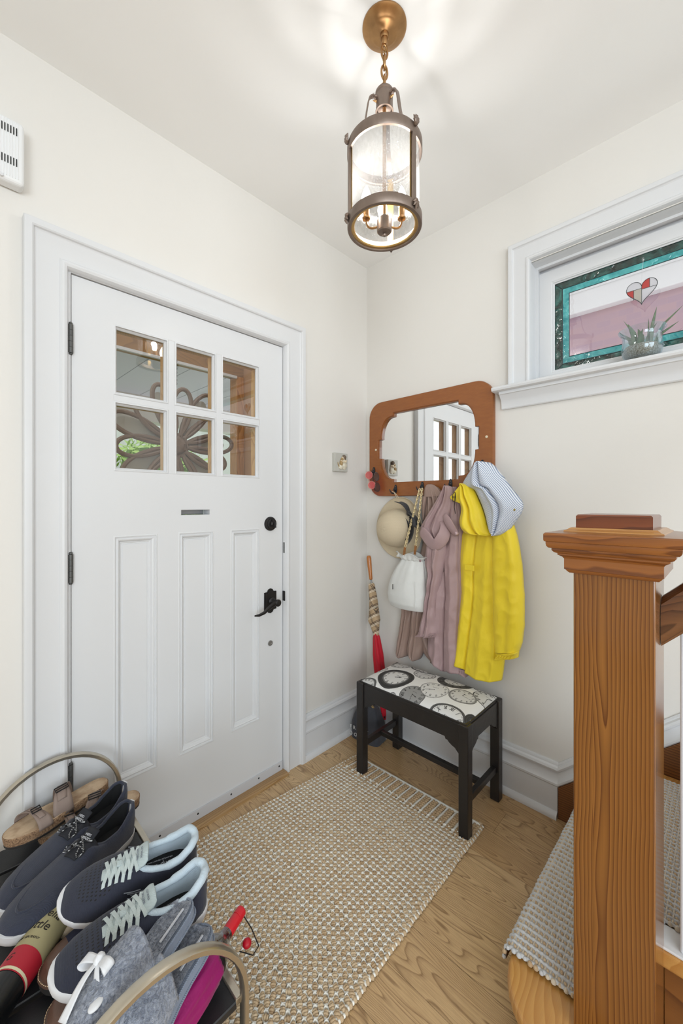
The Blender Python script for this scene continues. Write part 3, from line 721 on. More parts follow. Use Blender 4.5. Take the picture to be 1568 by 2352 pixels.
# ---------------- mirror with hooks ----------------
MY, MZ = -.405, 1.594
mir = root('coat_rack_mirror', (0, MY, 1.328), 'wooden framed wall mirror with rounded corners and coat hooks along its rail', 'mirror')
def rrect(hw, hh, r, c):
    """ray from centre at angle a to rounded rect"""
    dx, dz = cos(c), sin(c); lo, hi = 0, 2
    def ins(k):
        x, z = abs(dx*k), abs(dz*k)
        if x > hw or z > hh: return False
        if x > hw-r and z > hh-r: return (x-hw+r)**2 + (z-hh+r)**2 <= r*r
        return True
    for _ in range(40):
        m = (lo+hi)/2
        if ins(m): lo = m
        else: hi = m
    return (dx*lo, dz*lo)
q1 = [(.296, 0), (.296, .053), (.278, .054)]
for i in range(1, 12):
    a = i/12*pi/2; q1.append((.205 + .073*cos(a)**.9, .054 + .118*sin(a)**.95))
q1 += [(.203, .172), (.193, .173), (.192, .190)]
q1 += [(.192*(1-i/6), .190) for i in range(1, 6)]
full = q1 + [(-a, b) for a, b in reversed([(0, .190)] + q1[:0])] 
quad = q1; top = (0, .190)
loop = quad + [top] + [(-a, b) for a, b in reversed(quad)] + [(-a, -b) for a, b in quad[1:]] + [(0, -.190)] + [(a, -b) for a, b in reversed(quad[1:])]
# dense resample so the outer rounded corners stay smooth
lp = []
for i in range(len(loop)):
    p, q = loop[i], loop[(i+1) % len(loop)]; d = sqrt((p[0]-q[0])**2+(p[1]-q[1])**2); m = max(1, int(d/.016))
    for j in range(m): lp.append((p[0]+(q[0]-p[0])*j/m, p[1]+(q[1]-p[1])*j/m))
N = len(lp); g = G(); rings = []
def ring(pts, x): 
    n = len(g.v); g.v += [(x, MY+a, MZ+b) for a, b in pts]; return n
ang = [atan2(b, a) for a, b in lp]
outer = [rrect(.3665, .267, .085, a) for a in ang]
in1 = [(a*.993, b*.990) for a, b in outer]
def sc(k): return [(a + k*cos(t), b + k*sin(t)) for (a, b), t in zip(lp, ang)]
R_ = [ring(outer, 0), ring(outer, -.019), ring([(a*.998, b*.997) for a, b in outer], -.0225), ring(in1, -.025), ring(sc(.007), -.025), ring(sc(.0065), -.022), ring(sc(.0035), -.022), ring(sc(.003), -.0185), ring(lp, -.0185), ring(lp, -.004)]
for a, b in zip(R_[:-1], R_[1:]):
    for i in range(N): j = (i+1) % N; g.f.append((a+i, a+j, b+j, b+i))
g.m = [0]*len(g.f)
def mframe():
    n = NT('amber_mahogany'); v = n.co(scale=(1, 3, 14)); f = n.noise(v, 6, 3, .6); fi = n.noise(n.co(scale=(1, 18, 260)), 2, 2)
    c = n.mix(f, srgb(168, 104, 48), srgb(138, 78, 34)); c = n.mix(n.math('MULTIPLY', fi, .5), c, srgb(112, 60, 26))
    # worn reddish stain at the lower left corner of the frame
    s = n.n('ShaderNodeSeparateXYZ'); t = n.n('ShaderNodeTexCoord'); n.L(t.outputs['Object'], s.inputs[0])
    dy = n.math('SUBTRACT', s.outputs[1], .315); dz = n.math('SUBTRACT', s.outputs[2], .062)
    d = n.math('SQRT', n.math('ADD', n.math('MULTIPLY', dy, dy), n.math('MULTIPLY', dz, n.math('MULTIPLY', dz, .55))))
    k = n.ramp(n.math('MULTIPLY', d, 8), [(.1, (1,1,1)), (.65, (0,0,0))])
    c = n.mix(n.math('MULTIPLY', k, .75), c, srgb(140, 40, 28))
    n.set(col=c, rough=.38, coat=.2); n.bump(fi, .0002, .4); return n.m
mk('frame', g, mframe(), mir, smooth=True, angle=30)
mm = NT('silvered_mirror'); mm.set(col=(.93,.94,.94,1), metal=1, rough=.004)
mk('mirror_glass', box(-.0065, -.003, MY-.31, MY+.31, MZ-.20, MZ+.20), mm.m, mir)
for y in (-.088, -.741): mk('plug', blob((-.025, y, 1.593), (.004, .0065, .0065)), plain('cream_button', (226, 214, 186), .4), mir, smooth=True)
M_hook = plain('blued_iron', (46, 52, 60), .45, .5, nscale=150, ndist=.0003)
HK = [(-.075, 1.468), (-.229, 1.362), (-.399, 1.372), (-.561, 1.380), (-.722, 1.462)]
for y, z in HK:
    g = prism([(y+.009*cos(a), z+.004+.024*sin(a)*(1 if sin(a) > 0 else 1)) for a in [2*pi*k/20 for k in range(20)]], -.0295, -.025, 'x')
    h = mk('hook', g, M_hook, mir, bevel=.001)
    pr = G().join(tube([(-.028, y, z-.010), (-.040, y, z-.020), (-.054, y+.004, z-.020), (-.064, y+.008, z-.010), (-.068, y+.010, z+.002)], [.0042, .004, .0034, .003, .0022], 8))
    pr.join(tube([(-.028, y, z+.0), (-.038, y-.001, z-.006), (-.046, y-.002, z-.004), (-.050, y-.003, z+.006)], [.004, .0035, .003, .002], 8))
    mk('prong', pr, M_hook, h, smooth=True)
    mk('screw', G().join(blob((-.030, y, z+.016), (.0012, .003, .003), 8, 6)).join(blob((-.030, y, z+.002), (.0012, .003, .003), 8, 6)), plain('screw_brass', (120, 100, 80), .4, .6) if y == -.075 else bpy.data.materials['screw_brass'], h, smooth=True)

# ---------------- hanging clothes ----------------
def rows(poly, nv):
    zs = [p[1] for p in poly]; z1, z0 = max(zs), min(zs); out = []
    for j in range(nv):
        z = z1 - (z1-z0)*(.002 + .996*j/(nv-1)); xs_ = []
        for i in range(len(poly)):
            (a, b), (c, d) = poly[i], poly[(i+1) % len(poly)]
            if (b-z)*(d-z) <= 0 and b != d: xs_.append(a+(c-a)*(z-b)/(d-b))
        out.append((z, max(xs_), min(xs_)))
    return out
def smoothpoly(poly, k=6):
    n = len(poly); out = []
    for i in range(n):
        p0, p1, p2, p3 = [poly[(i+d) % n] for d in (-1, 0, 1, 2)]
        for j in range(k):
            t = j/k
            out.append(tuple(.5*((2*p1[q]) + (-p0[q]+p2[q])*t + (2*p0[q]-5*p1[q]+4*p2[q]-p3[q])*t*t + (-p0[q]+3*p1[q]-3*p2[q]+p3[q])*t**3) for q in (0, 1)))
    return out
def cloth(name, poly, mat, parent, d0=.03, puff=.03, folds=(), crump=(.004, 14, 5), nu=56, nv=80, solid=.0025, sm=True, dfun=None, seed=0, **kw):
    P_ = smoothpoly(poly) if sm else poly
    rw = rows(P_, nv); v = []
    for j, (z, ya, yb) in enumerate(rw):
        t = j/(nv-1)
        for i in range(nu):
            s = i/(nu-1); y = ya + (yb-ya)*s
            x = d0 + puff*(1-abs(2*s-1)**3.2)**.6 if False else d0 + puff*sqrt(max(0, 1-abs(2*s-1)**2.6))
            edge = min(1, 6*min(s, 1-s))
            for c0, c1, w, A in folds:
                c = c0+(c1-c0)*t; u = (s-c)/w; x += A*math.exp(-u*u)*edge
            x += crump[0]*noise.noise(Vector((y*crump[1]+seed, z*crump[2], seed*1.7)))*edge*2
            x += crump[0]*.55*noise.noise(Vector((y*24+z*9+seed, z*17-y*6, seed)))*edge
            if dfun: x += dfun(s, t)
            v.append((-x, y, z))
    f = [(j*nu+i, j*nu+i+1, (j+1)*nu+i+1, (j+1)*nu+i) for j in range(nv-1) for i in range(nu-1)]
    return mk(name, G().add(v, f), mat, parent, smooth=True, solid=solid, angle=180, fixn=False, **kw)
def drape(name, top, bot, left, right, mat, parent, d0=.04, puff=.03, folds=(), cr=.006, nu=90, nv=120, flare=.012, seed=0, solid=.0022, **kw):
    """hanging cloth with cut hems: left/right give y by t, bot gives z by s"""
    v = []
    for j in range(nv):
        t = j/(nv-1); ya, yb = interp2(left, t), interp2(right, t)
        for i in range(nu):
            s = i/(nu-1); z = top + (interp2(bot, s)-top)*t; y = ya + (yb-ya)*s
            e = min(1, 7*min(s, 1-s)); x = d0 + puff*sqrt(max(0, 1-abs(2*s-1)**5)) + flare*t*e
            for c0, c1, w, A, k in folds:
                u = abs(s-(c0+(c1-c0)*t))/w; x += A*math.exp(-u**k)*e*(.55+.45*t)
            p = Vector((y*9+seed, z*5, seed*1.3)); q = Vector((y*22+z*8+seed, z*14-y*5, seed))
            x += (cr*1.6*(.35-abs(noise.noise(p))) + cr*(.3-abs(noise.noise(q))))*e
            v.append((-x, y + .0015*noise.noise(q*1.3), z))
    f = [(j*nu+i, j*nu+i+1, (j+1)*nu+i+1, (j+1)*nu+i) for j in range(nv-1) for i in range(nu-1)]
    return mk(name, G().add(v, f), mat, parent, smooth=True, solid=solid, angle=180, fixn=False, **kw)
def interp2(tab, t): return float(np.interp(t, [p[0] for p in tab], [p[1] for p in tab]))
def shell(name, rgb, rough, sh=.1, sc=700):
    n = NT(name); c = srgb(*rgb); v = n.co(); f = n.noise(v, 9, 3)
    n.set(col=n.mix(f, tuple(x*.93 for x in c[:3])+(1,), c), rough=rough, spec=.35, sheen=sh)
    a = n.noise(n.co(scale=(1, 1, .5)), 34, 4, .6, .6); n.bump(a, .006, .35); return n.m
M_yel = shell('yellow_raincoat_cloth', (248, 220, 52), .5)
M_mau = shell('mauve_jacket_cloth', (178, 150, 150), .5)
M_tau = shell('rose_taupe_jacket_cloth', (162, 136, 124), .36)
n = NT('blue_striped_lining'); v = n.co(rot=(R(38), 0, 0)); s = n.n('ShaderNodeSeparateXYZ'); n.L(v, s.inputs[0])
st = n.math('FRACT', n.math('MULTIPLY', n.math('ADD', s.outputs[1], n.math('MULTIPLY', n.noise(n.co(), 8, 1), .02)), 190))
n.set(col=n.ramp(st, [(.0, srgb(232, 234, 238)), (.48, srgb(232, 234, 238)), (.56, srgb(142, 156, 184)), (.92, srgb(142, 156, 184)), (1, srgb(232, 234, 238))]), rough=.8); n.bump(n.noise(n.co(), 30, 3), .004, .4)
M_strp = n.m

# rose taupe jacket (behind the white bag)
tj = root('jacket', (-.03, -.40, .47), 'shiny rose-taupe jacket hanging behind the white drawstring bag', 'jacket')
cloth('body', [(-.428, 1.366), (-.455, 1.378), (-.485, 1.372), (-.515, 1.34), (-.55, 1.25), (-.56, 1.0), (-.56, .75), (-.57, .53), (-.50, .49), (-.43, .50), (-.36, .60), (-.345, .74), (-.37, .95), (-.41, 1.1), (-.412, 1.25)], M_tau, tj, .028, .022,
      folds=[(.3, .3, .05, .012), (.55, .5, .06, .014), (.75, .8, .05, .010), (.42, .4, .03, -.008)], seed=3)
cloth('collar', [(-.426, 1.350), (-.440, 1.378), (-.470, 1.382), (-.500, 1.366), (-.528, 1.330), (-.52, 1.322), (-.49, 1.345), (-.465, 1.350), (-.447, 1.335), (-.432, 1.27), (-.422, 1.20), (-.416, 1.27)], M_tau, tj, .050, .010, seed=5, nu=30)
for nm, p, sd in (('sleeve', [(-.29, .78), (-.286, .726), (-.268, .60), (-.247, .49), (-.262, .474), (-.317, .480), (-.332, .56), (-.351, .70), (-.352, .78)], 2), ('sleeve', [(-.345, .78), (-.348, .72), (-.334, .60), (-.320, .51), (-.345, .482), (-.385, .478), (-.410, .517), (-.424, .62), (-.430, .75), (-.43, .79)], 8)):
    cloth(nm, p, M_tau, tj, .034, .040, folds=[(.3, .4, .08, .008), (.7, .6, .07, .008), (.5, .5, .04, -.006)], crump=(.006, 20, 16), seed=sd, nu=36, nv=50)
# mauve jacket
mj = root('jacket', (-.04, -.55, .48), 'mauve hooded jacket with twisted sleeve hanging beside the yellow raincoat', 'jacket')
drape('body', 1.366, [(0, .562), (.22, .508), (.5, .478), (.60, .490), (1, .496)], [(0, -.574), (.10, -.550), (.22, -.498), (.4, -.468), (.6, -.480), (.85, -.455), (1, -.447)], [(0, -.602), (.1, -.628), (.25, -.643), (.6, -.650), (.8, -.645), (1, -.664)], M_mau, mj, .046, .028,
      folds=[(.25, .30, .09, .016, 1.5), (.66, .72, .12, .020, 1.5), (.45, .50, .022, -.018, 1.4), (.86, .90, .02, -.010, 1.5)], cr=.009, seed=11)
cloth('shoulder', [(-.560, 1.366), (-.590, 1.368), (-.603, 1.350), (-.598, 1.28), (-.575, 1.20), (-.56, 1.13), (-.53, 1.10), (-.475, 1.12), (-.432, 1.155), (-.43, 1.175), (-.469, 1.234), (-.515, 1.30)], M_mau, mj, .080, .022,
      folds=[(.3, .25, .06, .010), (.62, .6, .06, .012), (.46, .42, .03, -.010)], crump=(.006, 20, 12), seed=14)
cloth('sleeve', [(-.47, 1.10), (-.455, 1.04), (-.453, .987), (-.470, .93), (-.461, .838), (-.435, .72), (-.416, .64), (-.455, .628), (-.519, .640), (-.524, .72), (-.523, .80), (-.545, .92), (-.56, 1.0), (-.57, 1.08), (-.53, 1.12)], M_mau, mj, .072, .042,
      folds=[(.25, .3, .07, .010), (.7, .62, .06, .012), (.48, .45, .03, -.010)], crump=(.008, 22, 14), seed=17, nu=50, nv=80)
def cuff(poly, mat, par, d0, n_=11, puff=.042):
    cloth('cuff', poly, mat, par, d0, puff, sm=False, folds=[((i+.5)/n_, (i+.5)/n_, .022, .0045) for i in range(n_)], crump=(.0006, 30, 5), nu=110, nv=12)
cuff([(-.413, .640), (-.415, .622), (-.519, .638), (-.520, .658)], M_mau, mj, .072)
cuff([(-.585, .520), (-.583, .497), (-.668, .486), (-.672, .512)], M_mau, mj, .055, puff=.03)
# twisted sleeve loop across the chest
pts = [(-.100, -.436, 1.155), (-.112, -.470, 1.140), (-.122, -.505, 1.105), (-.126, -.535, 1.085), (-.122, -.560, 1.105), (-.112, -.580, 1.150), (-.102, -.570, 1.185), (-.095, -.548, 1.205)]
g = sweep(pts, [(cos(a)*.030*(1+.25*sin(3*a)), sin(a)*.017*(1+.2*cos(2*a))) for a in [2*pi*k/24 for k in range(24)]], scale=[.75, .9, 1, 1, 1, .9, .6, .35])
mk('rolled_sleeve', g, M_mau, mj, smooth=True, sub=1, angle=180)
g = sweep([(-.10, -.565, 1.235), (-.112, -.590, 1.215), (-.112, -.615, 1.175), (-.10, -.640, 1.135)], [(cos(a)*.022*(1+.3*sin(3*a)), sin(a)*.013) for a in [2*pi*k/20 for k in range(20)]], scale=[.5, 1, .95, .7])
mk('hood_fold', g, M_mau, mj, smooth=True, sub=1, angle=180)
mk('snap', blob((-.128, -.452, 1.005), (.003, .006, .006)), plain('mauve_snap', (150, 118, 120), .4), mj, smooth=True)
mk('cord_lock', blob((-.112, -.638, 1.150), (.008, .008, .009), nz=.3), plain('pinkish_toggle', (206, 180, 186), .4), mj, smooth=True)
# yellow raincoat
yj = root('raincoat', (-.05, -.76, .50), 'yellow raincoat with blue striped hood lining on the rightmost hook', 'raincoat')
drape('body', 1.205, [(0, .535), (.28, .524), (.33, .508), (.75, .500), (1, .508)], [(0, -.662), (.1, -.632), (.28, -.621), (.5, -.629), (.72, -.611), (1, -.588)], [(0, -.862), (.5, -.846), (.8, -.838), (1, -.820)], M_yel, yj, .042, .034,
      folds=[(.20, .16, .10, .014, 1.6), (.62, .60, .14, .020, 1.5), (.37, .31, .020, -.016, 1.5), (.90, .86, .05, .008, 2)], cr=.006, seed=23)
mk('pocket_flap', box(-.112, -.106, -.722, -.676, .985, 1.010), M_yel, yj, bevel=.002)
drape('sleeve', 1.195, [(0, .640), (1, .662)], [(0, -.79), (.3, -.789), (.75, -.792), (.94, -.797), (1, -.803)], [(0, -.876), (.12, -.893), (.3, -.908), (.55, -.918), (.78, -.919), (.93, -.910), (1, -.899)], M_yel, yj, .050, .052,
      folds=[(.35, .3, .20, .008, 2), (.8, .7, .12, .006, 2)], cr=.007, seed=27, flare=.004)
cuff([(-.800, .640), (-.812, .612), (-.896, .632), (-.899, .662)], M_yel, yj, .058, 9, .050)
cloth('hood', [(-.654, 1.374), (-.690, 1.372), (-.716, 1.350), (-.757, 1.258), (-.781, 1.18), (-.800, 1.150), (-.757, 1.150), (-.688, 1.150), (-.658, 1.170), (-.647, 1.207), (-.655, 1.26), (-.645, 1.32)], M_yel, yj, .092, .036,
      folds=[(.3, .3, .1, .012), (.6, .65, .08, .014), (.45, .5, .04, -.010)], crump=(.008, 18, 14), seed=31)
cloth('hood_lining', [(-.766, 1.470), (-.735, 1.466), (-.715, 1.452), (-.659, 1.376), (-.700, 1.356), (-.724, 1.340), (-.761, 1.258), (-.785, 1.180), (-.800, 1.158), (-.823, 1.150), (-.850, 1.160), (-.880, 1.190), (-.926, 1.276), (-.880, 1.35), (-.832, 1.418), (-.795, 1.460)], M_strp, yj, .085, .052,
      folds=[(.35, .45, .06, .014), (.6, .7, .10, .012), (.48, .52, .03, -.016)], crump=(.008, 14, 10), seed=35)
cloth('storm_tab', [(-.600, 1.312), (-.612, 1.330), (-.658, 1.372), (-.672, 1.345), (-.664, 1.292), (-.63, 1.296)], M_yel, yj, .10, .012, seed=37, nu=24, nv=24)
mk('snap', G().join(blob((-.115, -.622, 1.318), (.003, .006, .006))).join(blob((-.118, -.900, 1.262), (.003, .006, .006))), plain('snap_metal', (150, 130, 60), .4, .5), yj, smooth=True)
cloth('side_tab', [(-.868, 1.262), (-.905, 1.282), (-.913, 1.258), (-.888, 1.240), (-.862, 1.228)], M_yel, yj, .095, .014, sm=False, nu=20, nv=20)
mk('drawcord', tube([(-.132, -.640, 1.340), (-.134, -.628, 1.325), (-.134, -.632, 1.295), (-.132, -.645, 1.30), (-.132, -.642, 1.338), (-.13, -.636, 1.27), (-.128, -.640, 1.24)], .0016, 6), M_black, yj, smooth=True)

# ---------------- straw hat ----------------
hat = root('straw_hat', (-.02, -.258, .995), 'wide brimmed straw sun hat with black ribbon bow hanging left of the white bag', 'hat')
n = NT('natural_straw'); v = n.co(); w1 = n.n('ShaderNodeTexWave', iVector=v, iScale=120); w1.bands_direction = 'Y'; w2 = n.n('ShaderNodeTexWave', iVector=v, iScale=120); w2.bands_direction = 'Z'
wv = n.math('MULTIPLY', w1.outputs['Fac'], w2.outputs['Fac'])
n.set(col=n.mix(wv, srgb(204, 186, 156), srgb(226, 212, 186)), rough=.8); n.bump(wv, .001, .5); M_straw = n.m
HC = Vector((-.036, -.258, 1.155)); HM = basis(HC, (.10, 1, .05), (0, -.10, 1))   # local z = out of wall (-x)
if (HM.to_3x3() @ Vector((0,0,1))).x > 0: HM = HM @ Matrix.Diagonal((-1, 1, -1, 1))
def hatp(r, a, z): return tuple(HM @ Vector((r[0]*cos(a), r[1]*sin(a), z)))
cr = [(.0, .128), (.022, .1265), (.042, .121), (.060, .110), (.075, .094), (.086, .075), (.094, .052), (.099, .030), (.1025, 0)]
v = []; K = 56
prof = cr + [(.112, -.003), (.125, -.006), (.140, -.008), (.152, -.006), (.160, -.002), (.162, .001)]
g = grid(lambda u, t: (lambda q: hatp((q[0]*1.0, q[0]*1.03), 2*pi*u, q[1] + (.010*sin(4*pi*u+1)*max(0, q[0]-.1)/.07)))(prof[round(t*(len(prof)-1))]), K, len(prof), cu=True)
mk('crown_and_brim', g, M_straw, hat, smooth=True, solid=.0025, angle=180)
g = grid(lambda u, t: hatp((.1045-.0065*t,)*2, 2*pi*u, .002+.040*t), K, 4, cu=True)
M_rib = fabric('black_ribbon', (44, 43, 46), 1500, .6)
rb = mk('ribbon', g, M_rib, hat, smooth=True, solid=.0012, angle=180)
bw = G()
bx, ba = .106, R(46)
cb = HM @ Vector((bx*cos(ba), bx*sin(ba), .022))
ux = (HM.to_3x3() @ Vector((-sin(ba), cos(ba), 0))); uz = HM.to_3x3() @ Vector((0,0,1)); ur = HM.to_3x3() @ Vector((cos(ba), sin(ba), 0))
def bowwing(sg, L, w0, w1, lift):
    def fn(u, t):
        wd = w0 + (w1-w0)*t**.7; return tuple(cb + ux*(sg*L*t) + uz*((u-.5)*wd + lift*t) + ur*(.012 + .016*sin(pi*t) + .004*sin(u*9)))
    return grid(fn, 10, 10)
mk('bow', bowwing(1, .080, .020, .064, .022).join(bowwing(-1, .095, .020, .070, .012)).join(blob(tuple(cb+ur*.012), (.012, .012, .014))), M_rib, rb, smooth=True, solid=.0015, angle=180)
mk('hang_loop', tube([(-.045, -.250, 1.318), (-.050, -.236, 1.345), (-.058, -.230, 1.352), (-.050, -.240, 1.345), (-.045, -.262, 1.318)], .0016, 6), M_straw, hat, smooth=True)

# ---------------- white drawstring bag on a gold chain ----------------
bag = root('drawstring_bag', (-.09, -.36, .745), 'white canvas drawstring bag on a gold chain strap', 'bag')
M_can = fabric('white_canvas', (232, 232, 228), 1600, .85, .0003, .03)
RW = [(.742, .078, .022, -.352), (.748, .108, .042, -.352), (.775, .118, .060, -.350), (.815, .119, .066, -.349), (.86, .114, .064, -.351), (.91, .104, .056, -.360), (.955, .088, .046, -.370), (.985, .074, .036, -.378), (1.000, .066, .030, -.380)]
def bagf(u, t):
    k = t*(len(RW)-1); i = min(int(k), len(RW)-2); f = k-i; z, a, b, c = [RW[i][q]*(1-f)+RW[i+1][q]*f for q in range(4)]
    th = 2*pi*u; pl = 1 + (.05*sin(7*th+1)+.03*sin(13*th))*max(0, t-.35)*1.8 + .015*sin(3*th+t*4)
    return (-.085 + b*sin(th)*pl, c + a*cos(th)*pl, z)
bb = mk('body', grid(bagf, 96, 40, cu=True).add([bagf(i/96, 0) for i in range(96)], [tuple(range(96))]), M_can, bag, smooth=True, angle=180)
def ruf(u, t):
    th = 2*pi*u; r = 1 + t*.55 + .16*sin(6*th+.6)*t + .06*sin(15*th)*(1-t*.5)
    return (-.085 + .030*sin(th)*r, -.378 + .062*cos(th)*r, .998 + .050*t + .012*sin(4*th+2)*t - .012*t*t*2)
mk('ruffle', grid(ruf, 120, 10, cu=True), M_can, bag, smooth=True, solid=.002, angle=180)
mk('seam', tube([(-.137, -.428, z) for z in (.76, .80, .85, .90)], .0012, 6), M_can, bb, smooth=True)
mk('care_label', box(-.146, -.143, -.299, -.297, .845, .872), M_black, bag)
M_gold = plain('pale_gold', (232, 214, 170), .3, .55)
def chain(A, B):
    A, B = Vector(A), Vector(B); n_ = int((B-A).length/.0112); D = (B-A)/n_; d = D.normalized(); g = G()
    for i in range(n_):
        c = A + D*(i+.5); s = Vector((1, 0, 0)) if i % 2 else Vector((0, 1, 0)); s = (s + Vector((.35, .35, 0)) - d*(s+Vector((.35,.35,0))).dot(d)).normalized()
        g.join(tube([c + s*.0064*cos(q) + d*.0094*sin(q) for q in [2*pi*k/10 for k in range(10)]], .0024, 6, True))
    return g
M_lea = plain('tan_leather', (150, 98, 50), .5)
for A, B in (((-.062, -.406, 1.360), (-.118, -.356, 1.066)), ((-.062, -.420, 1.362), (-.100, -.408, 1.075))):
    mk('chain', chain(A, B), M_gold, bag, smooth=True)
    tb = mk('strap_tab', sweep([B, (B[0]-.006, B[1]-.0, B[2]-.020), (B[0]-.004, B[1]+.004, B[2]-.045)], [(-.002, -.006), (.002, -.006), (.002, .006), (-.002, .006)]), M_lea, bag, bevel=.0005)

# ---------------- sunglasses on the left hook ----------------
def shades(nm, c, lens, frm, M, r, lbl, round_=True):
    t = root(nm, c, lbl, 'sunglasses'); 
    for sg in (1, -1):
        L_ = [M @ Vector((sg*.030 + r[0]*cos(q), r[1]*sin(q), 0)) for q in [2*pi*k/28 for k in range(28)]]
        mk('rim', tube(L_, .0016, 6, True), frm, t, smooth=True)
        N_ = M.to_3x3() @ Vector((0,0,.0006))
        mk('lens', G().add([p+N_ for p in L_]+[p-N_ for p in L_], [tuple(range(28)), tuple(range(55, 27, -1))]), lens, t)
    mk('bridge', tube([M @ Vector(p) for p in ((-.008, .006, 0), (0, .010, .002), (.008, .006, 0))], .0016, 6), frm, t, smooth=True)
    for sg in (1, -1):
        mk('temple', tube([M @ Vector(p) for p in ((sg*.054, .008, 0), (sg*.050, .010, -.012), (sg*.020, .012, -.022-.004*sg), (-sg*.02, .006, -.026-.004*sg), (-sg*.045, -.004, -.028))], .0016, 6), frm, t, smooth=True)
n = NT('rose_lens'); n.set(col=srgb(214, 96, 96), rough=.08, alpha=.55)
shades('sunglasses', (-.075, -.058, 1.42), n.m, plain('pink_gold_wire', (220, 150, 140), .3, .6), basis((-.074, -.088, 1.418), (0, .35, 1), (-.5, 1, -.2)), (.0215, .0205), 'round pink tinted sunglasses on the leftmost hook of the mirror')
n = NT('dark_lens'); n.set(col=srgb(86, 58, 48), rough=.08, alpha=.6)
shades('sunglasses', (-.07, -.09, 1.40), n.m, plain('dark_brown_frame', (58, 46, 42), .35), basis((-.052, -.118, 1.408), (0, .12, 1), (-1, .25, 0)), (.025, .017), 'dark brown framed sunglasses hanging behind the pink pair')

# ---------------- long umbrella in the corner ----------------
um = root('umbrella', (-.073, -.204, 0), 'long closed umbrella with wooden handle, plaid sleeve and red canopy leaning in the corner', 'umbrella')
U0 = Vector((-.073, -.200, .002)); U1 = Vector((-.058, -.062, .99)); UD = (U1-U0); 
def up_(t): return U0 + UD*t
def fl(name, prof, mat, lob=0, amp=0, tw=0, nn=40, sub=None):
    ex = Vector((1,0,0)); ex = (ex - UD.normalized()*ex.dot(UD.normalized())).normalized(); ey = UD.normalized().cross(ex)
    def fn(u, t):
        k = t*(len(prof)-1); i = min(int(k), len(prof)-2); f = k-i; h = prof[i][0]*(1-f)+prof[i+1][0]*f; r = prof[i][1]*(1-f)+prof[i+1][1]*f
        a = 2*pi*u; rr = r*(1+amp*sin(lob*a + tw*h*20)); p = up_(h) + (ex*cos(a)+ey*sin(a))*rr; return tuple(p)
    return mk(name, grid(fn, nn, 40, cu=True), mat, um, smooth=True, angle=180)
fl('handle', [(1.0, .001), (.998, .010), (.985, .0135), (.94, .0125), (.90, .0105), (.864, .0095), (.860, .002)], wood('beech_handle', (206, 130, 60), (180, 104, 44), 'z', 90, (0, 0), .02, 2, .3, .4))
fl('shaft', [(.87, .005), (.84, .0055)], plain('steel', (150, 150, 150), .3, .9), nn=14)
fl('tip', [(.11, .0045), (.06, .0050), (.05, .0035), (.0, .003)], plain('umbrella_ferrule', (190, 190, 190), .3, .9), nn=14)
n = NT('beige_plaid'); s = n.n('ShaderNodeSeparateXYZ'); n.L(n.co(rot=(R(32), 0, 0)), s.inputs[0])
def bands(k, ph):
    fr = n.math('FRACT', n.math('ADD', n.math('MULTIPLY', k, 24), ph)); return n.ramp(fr, [(0, (0,0,0)), (.60, (0,0,0)), (.62, (1,1,1)), (.68, (1,1,1)), (.70, (0,0,0)), (.74, (0,0,0)), (.76, (1,1,1)), (.82, (1,1,1)), (.84, (0,0,0))])
c = n.mix(n.math('MULTIPLY', bands(s.outputs[1], 0), .8), srgb(186, 158, 124), srgb(60, 48, 44)); c = n.mix(n.math('MULTIPLY', bands(s.outputs[2], 0), .8), c, srgb(60, 48, 44))
c = n.mix(n.math('MULTIPLY', bands(s.outputs[2], .25), .7), c, srgb(236, 226, 206)); n.set(col=c, rough=.7)
fl('plaid_sleeve', [(.845, .008), (.84, .016), (.80, .020), (.74, .024), (.70, .026), (.66, .030), (.635, .034), (.615, .027), (.58, .019), (.555, .014)], n.m, 3, .12, 1.1)
fl('canopy', [(.565, .013), (.54, .019), (.45, .026), (.36, .027), (.27, .024), (.18, .018), (.13, .013), (.105, .008)], shell('scarlet_nylon', (196, 16, 40), .55), 4, .16, .6)
mk('rib_tip', blob(tuple(up_(.125)+Vector((-.012, -.014, 0))), (.004, .004, .006)), M_bronze, um, smooth=True)

# ---------------- canvas door stop ----------------
ds = root('door_stop', (-.13, -.125, 0), 'charcoal canvas door stop with rope handle and white letters behind the bench leg', 'door stop')
DM = basis((-.125, -.118, 0), (.12, -1, 0), (1, .12, 0))   # x along front face to the right, y depth to the wall
DM = Matrix(((DM[0][0], DM[0][1], 0, -.125), (DM[1][0], DM[1][1], 0, -.118), (0, 0, 1, 0), (0, 0, 0, 1)))
def dsf(u, t):
    th = 2*pi*u; z = .185*t; k = 1 - .42*max(0, t-.45)**1.3/.46; a = .088*k; b = .055*k*(1-.25*t)
    c_, s_ = cos(th), sin(th); x = a*math.copysign(abs(c_)**.38, c_); y = b*math.copysign(abs(s_)**.38, s_)
    if t > .97: x *= .6; y *= .5
    n_ = 1 + .03*noise.noise(Vector((x*30, y*30, z*24)))
    return tuple(DM @ Vector((x*n_, y*n_, z)))
M_char = fabric('charcoal_canvas', (66, 67, 74), 1400, .9, .0004, .15)
dg = grid(dsf, 56, 26, cu=True); n0 = 56*25; dg.f.append(tuple(range(n0, n0+56))); dg.m.append(0); dg.f.append(tuple(range(55, -1, -1))); dg.m.append(0)
mk('bag_body', dg, M_char, ds, smooth=True, angle=60)
tz = lambda y, z: DM @ Matrix.Translation((y, 0, z))
n = NT('twisted_jute_rope'); v = n.co(); w = n.n('ShaderNodeTexWave', iVector=v, iScale=90); w.bands_direction = 'DIAGONAL'
n.set(col=n.mix(w.outputs['Fac'], srgb(132, 104, 66), srgb(196, 170, 124)), rough=.9); n.bump(w.outputs['Fac'], .002)
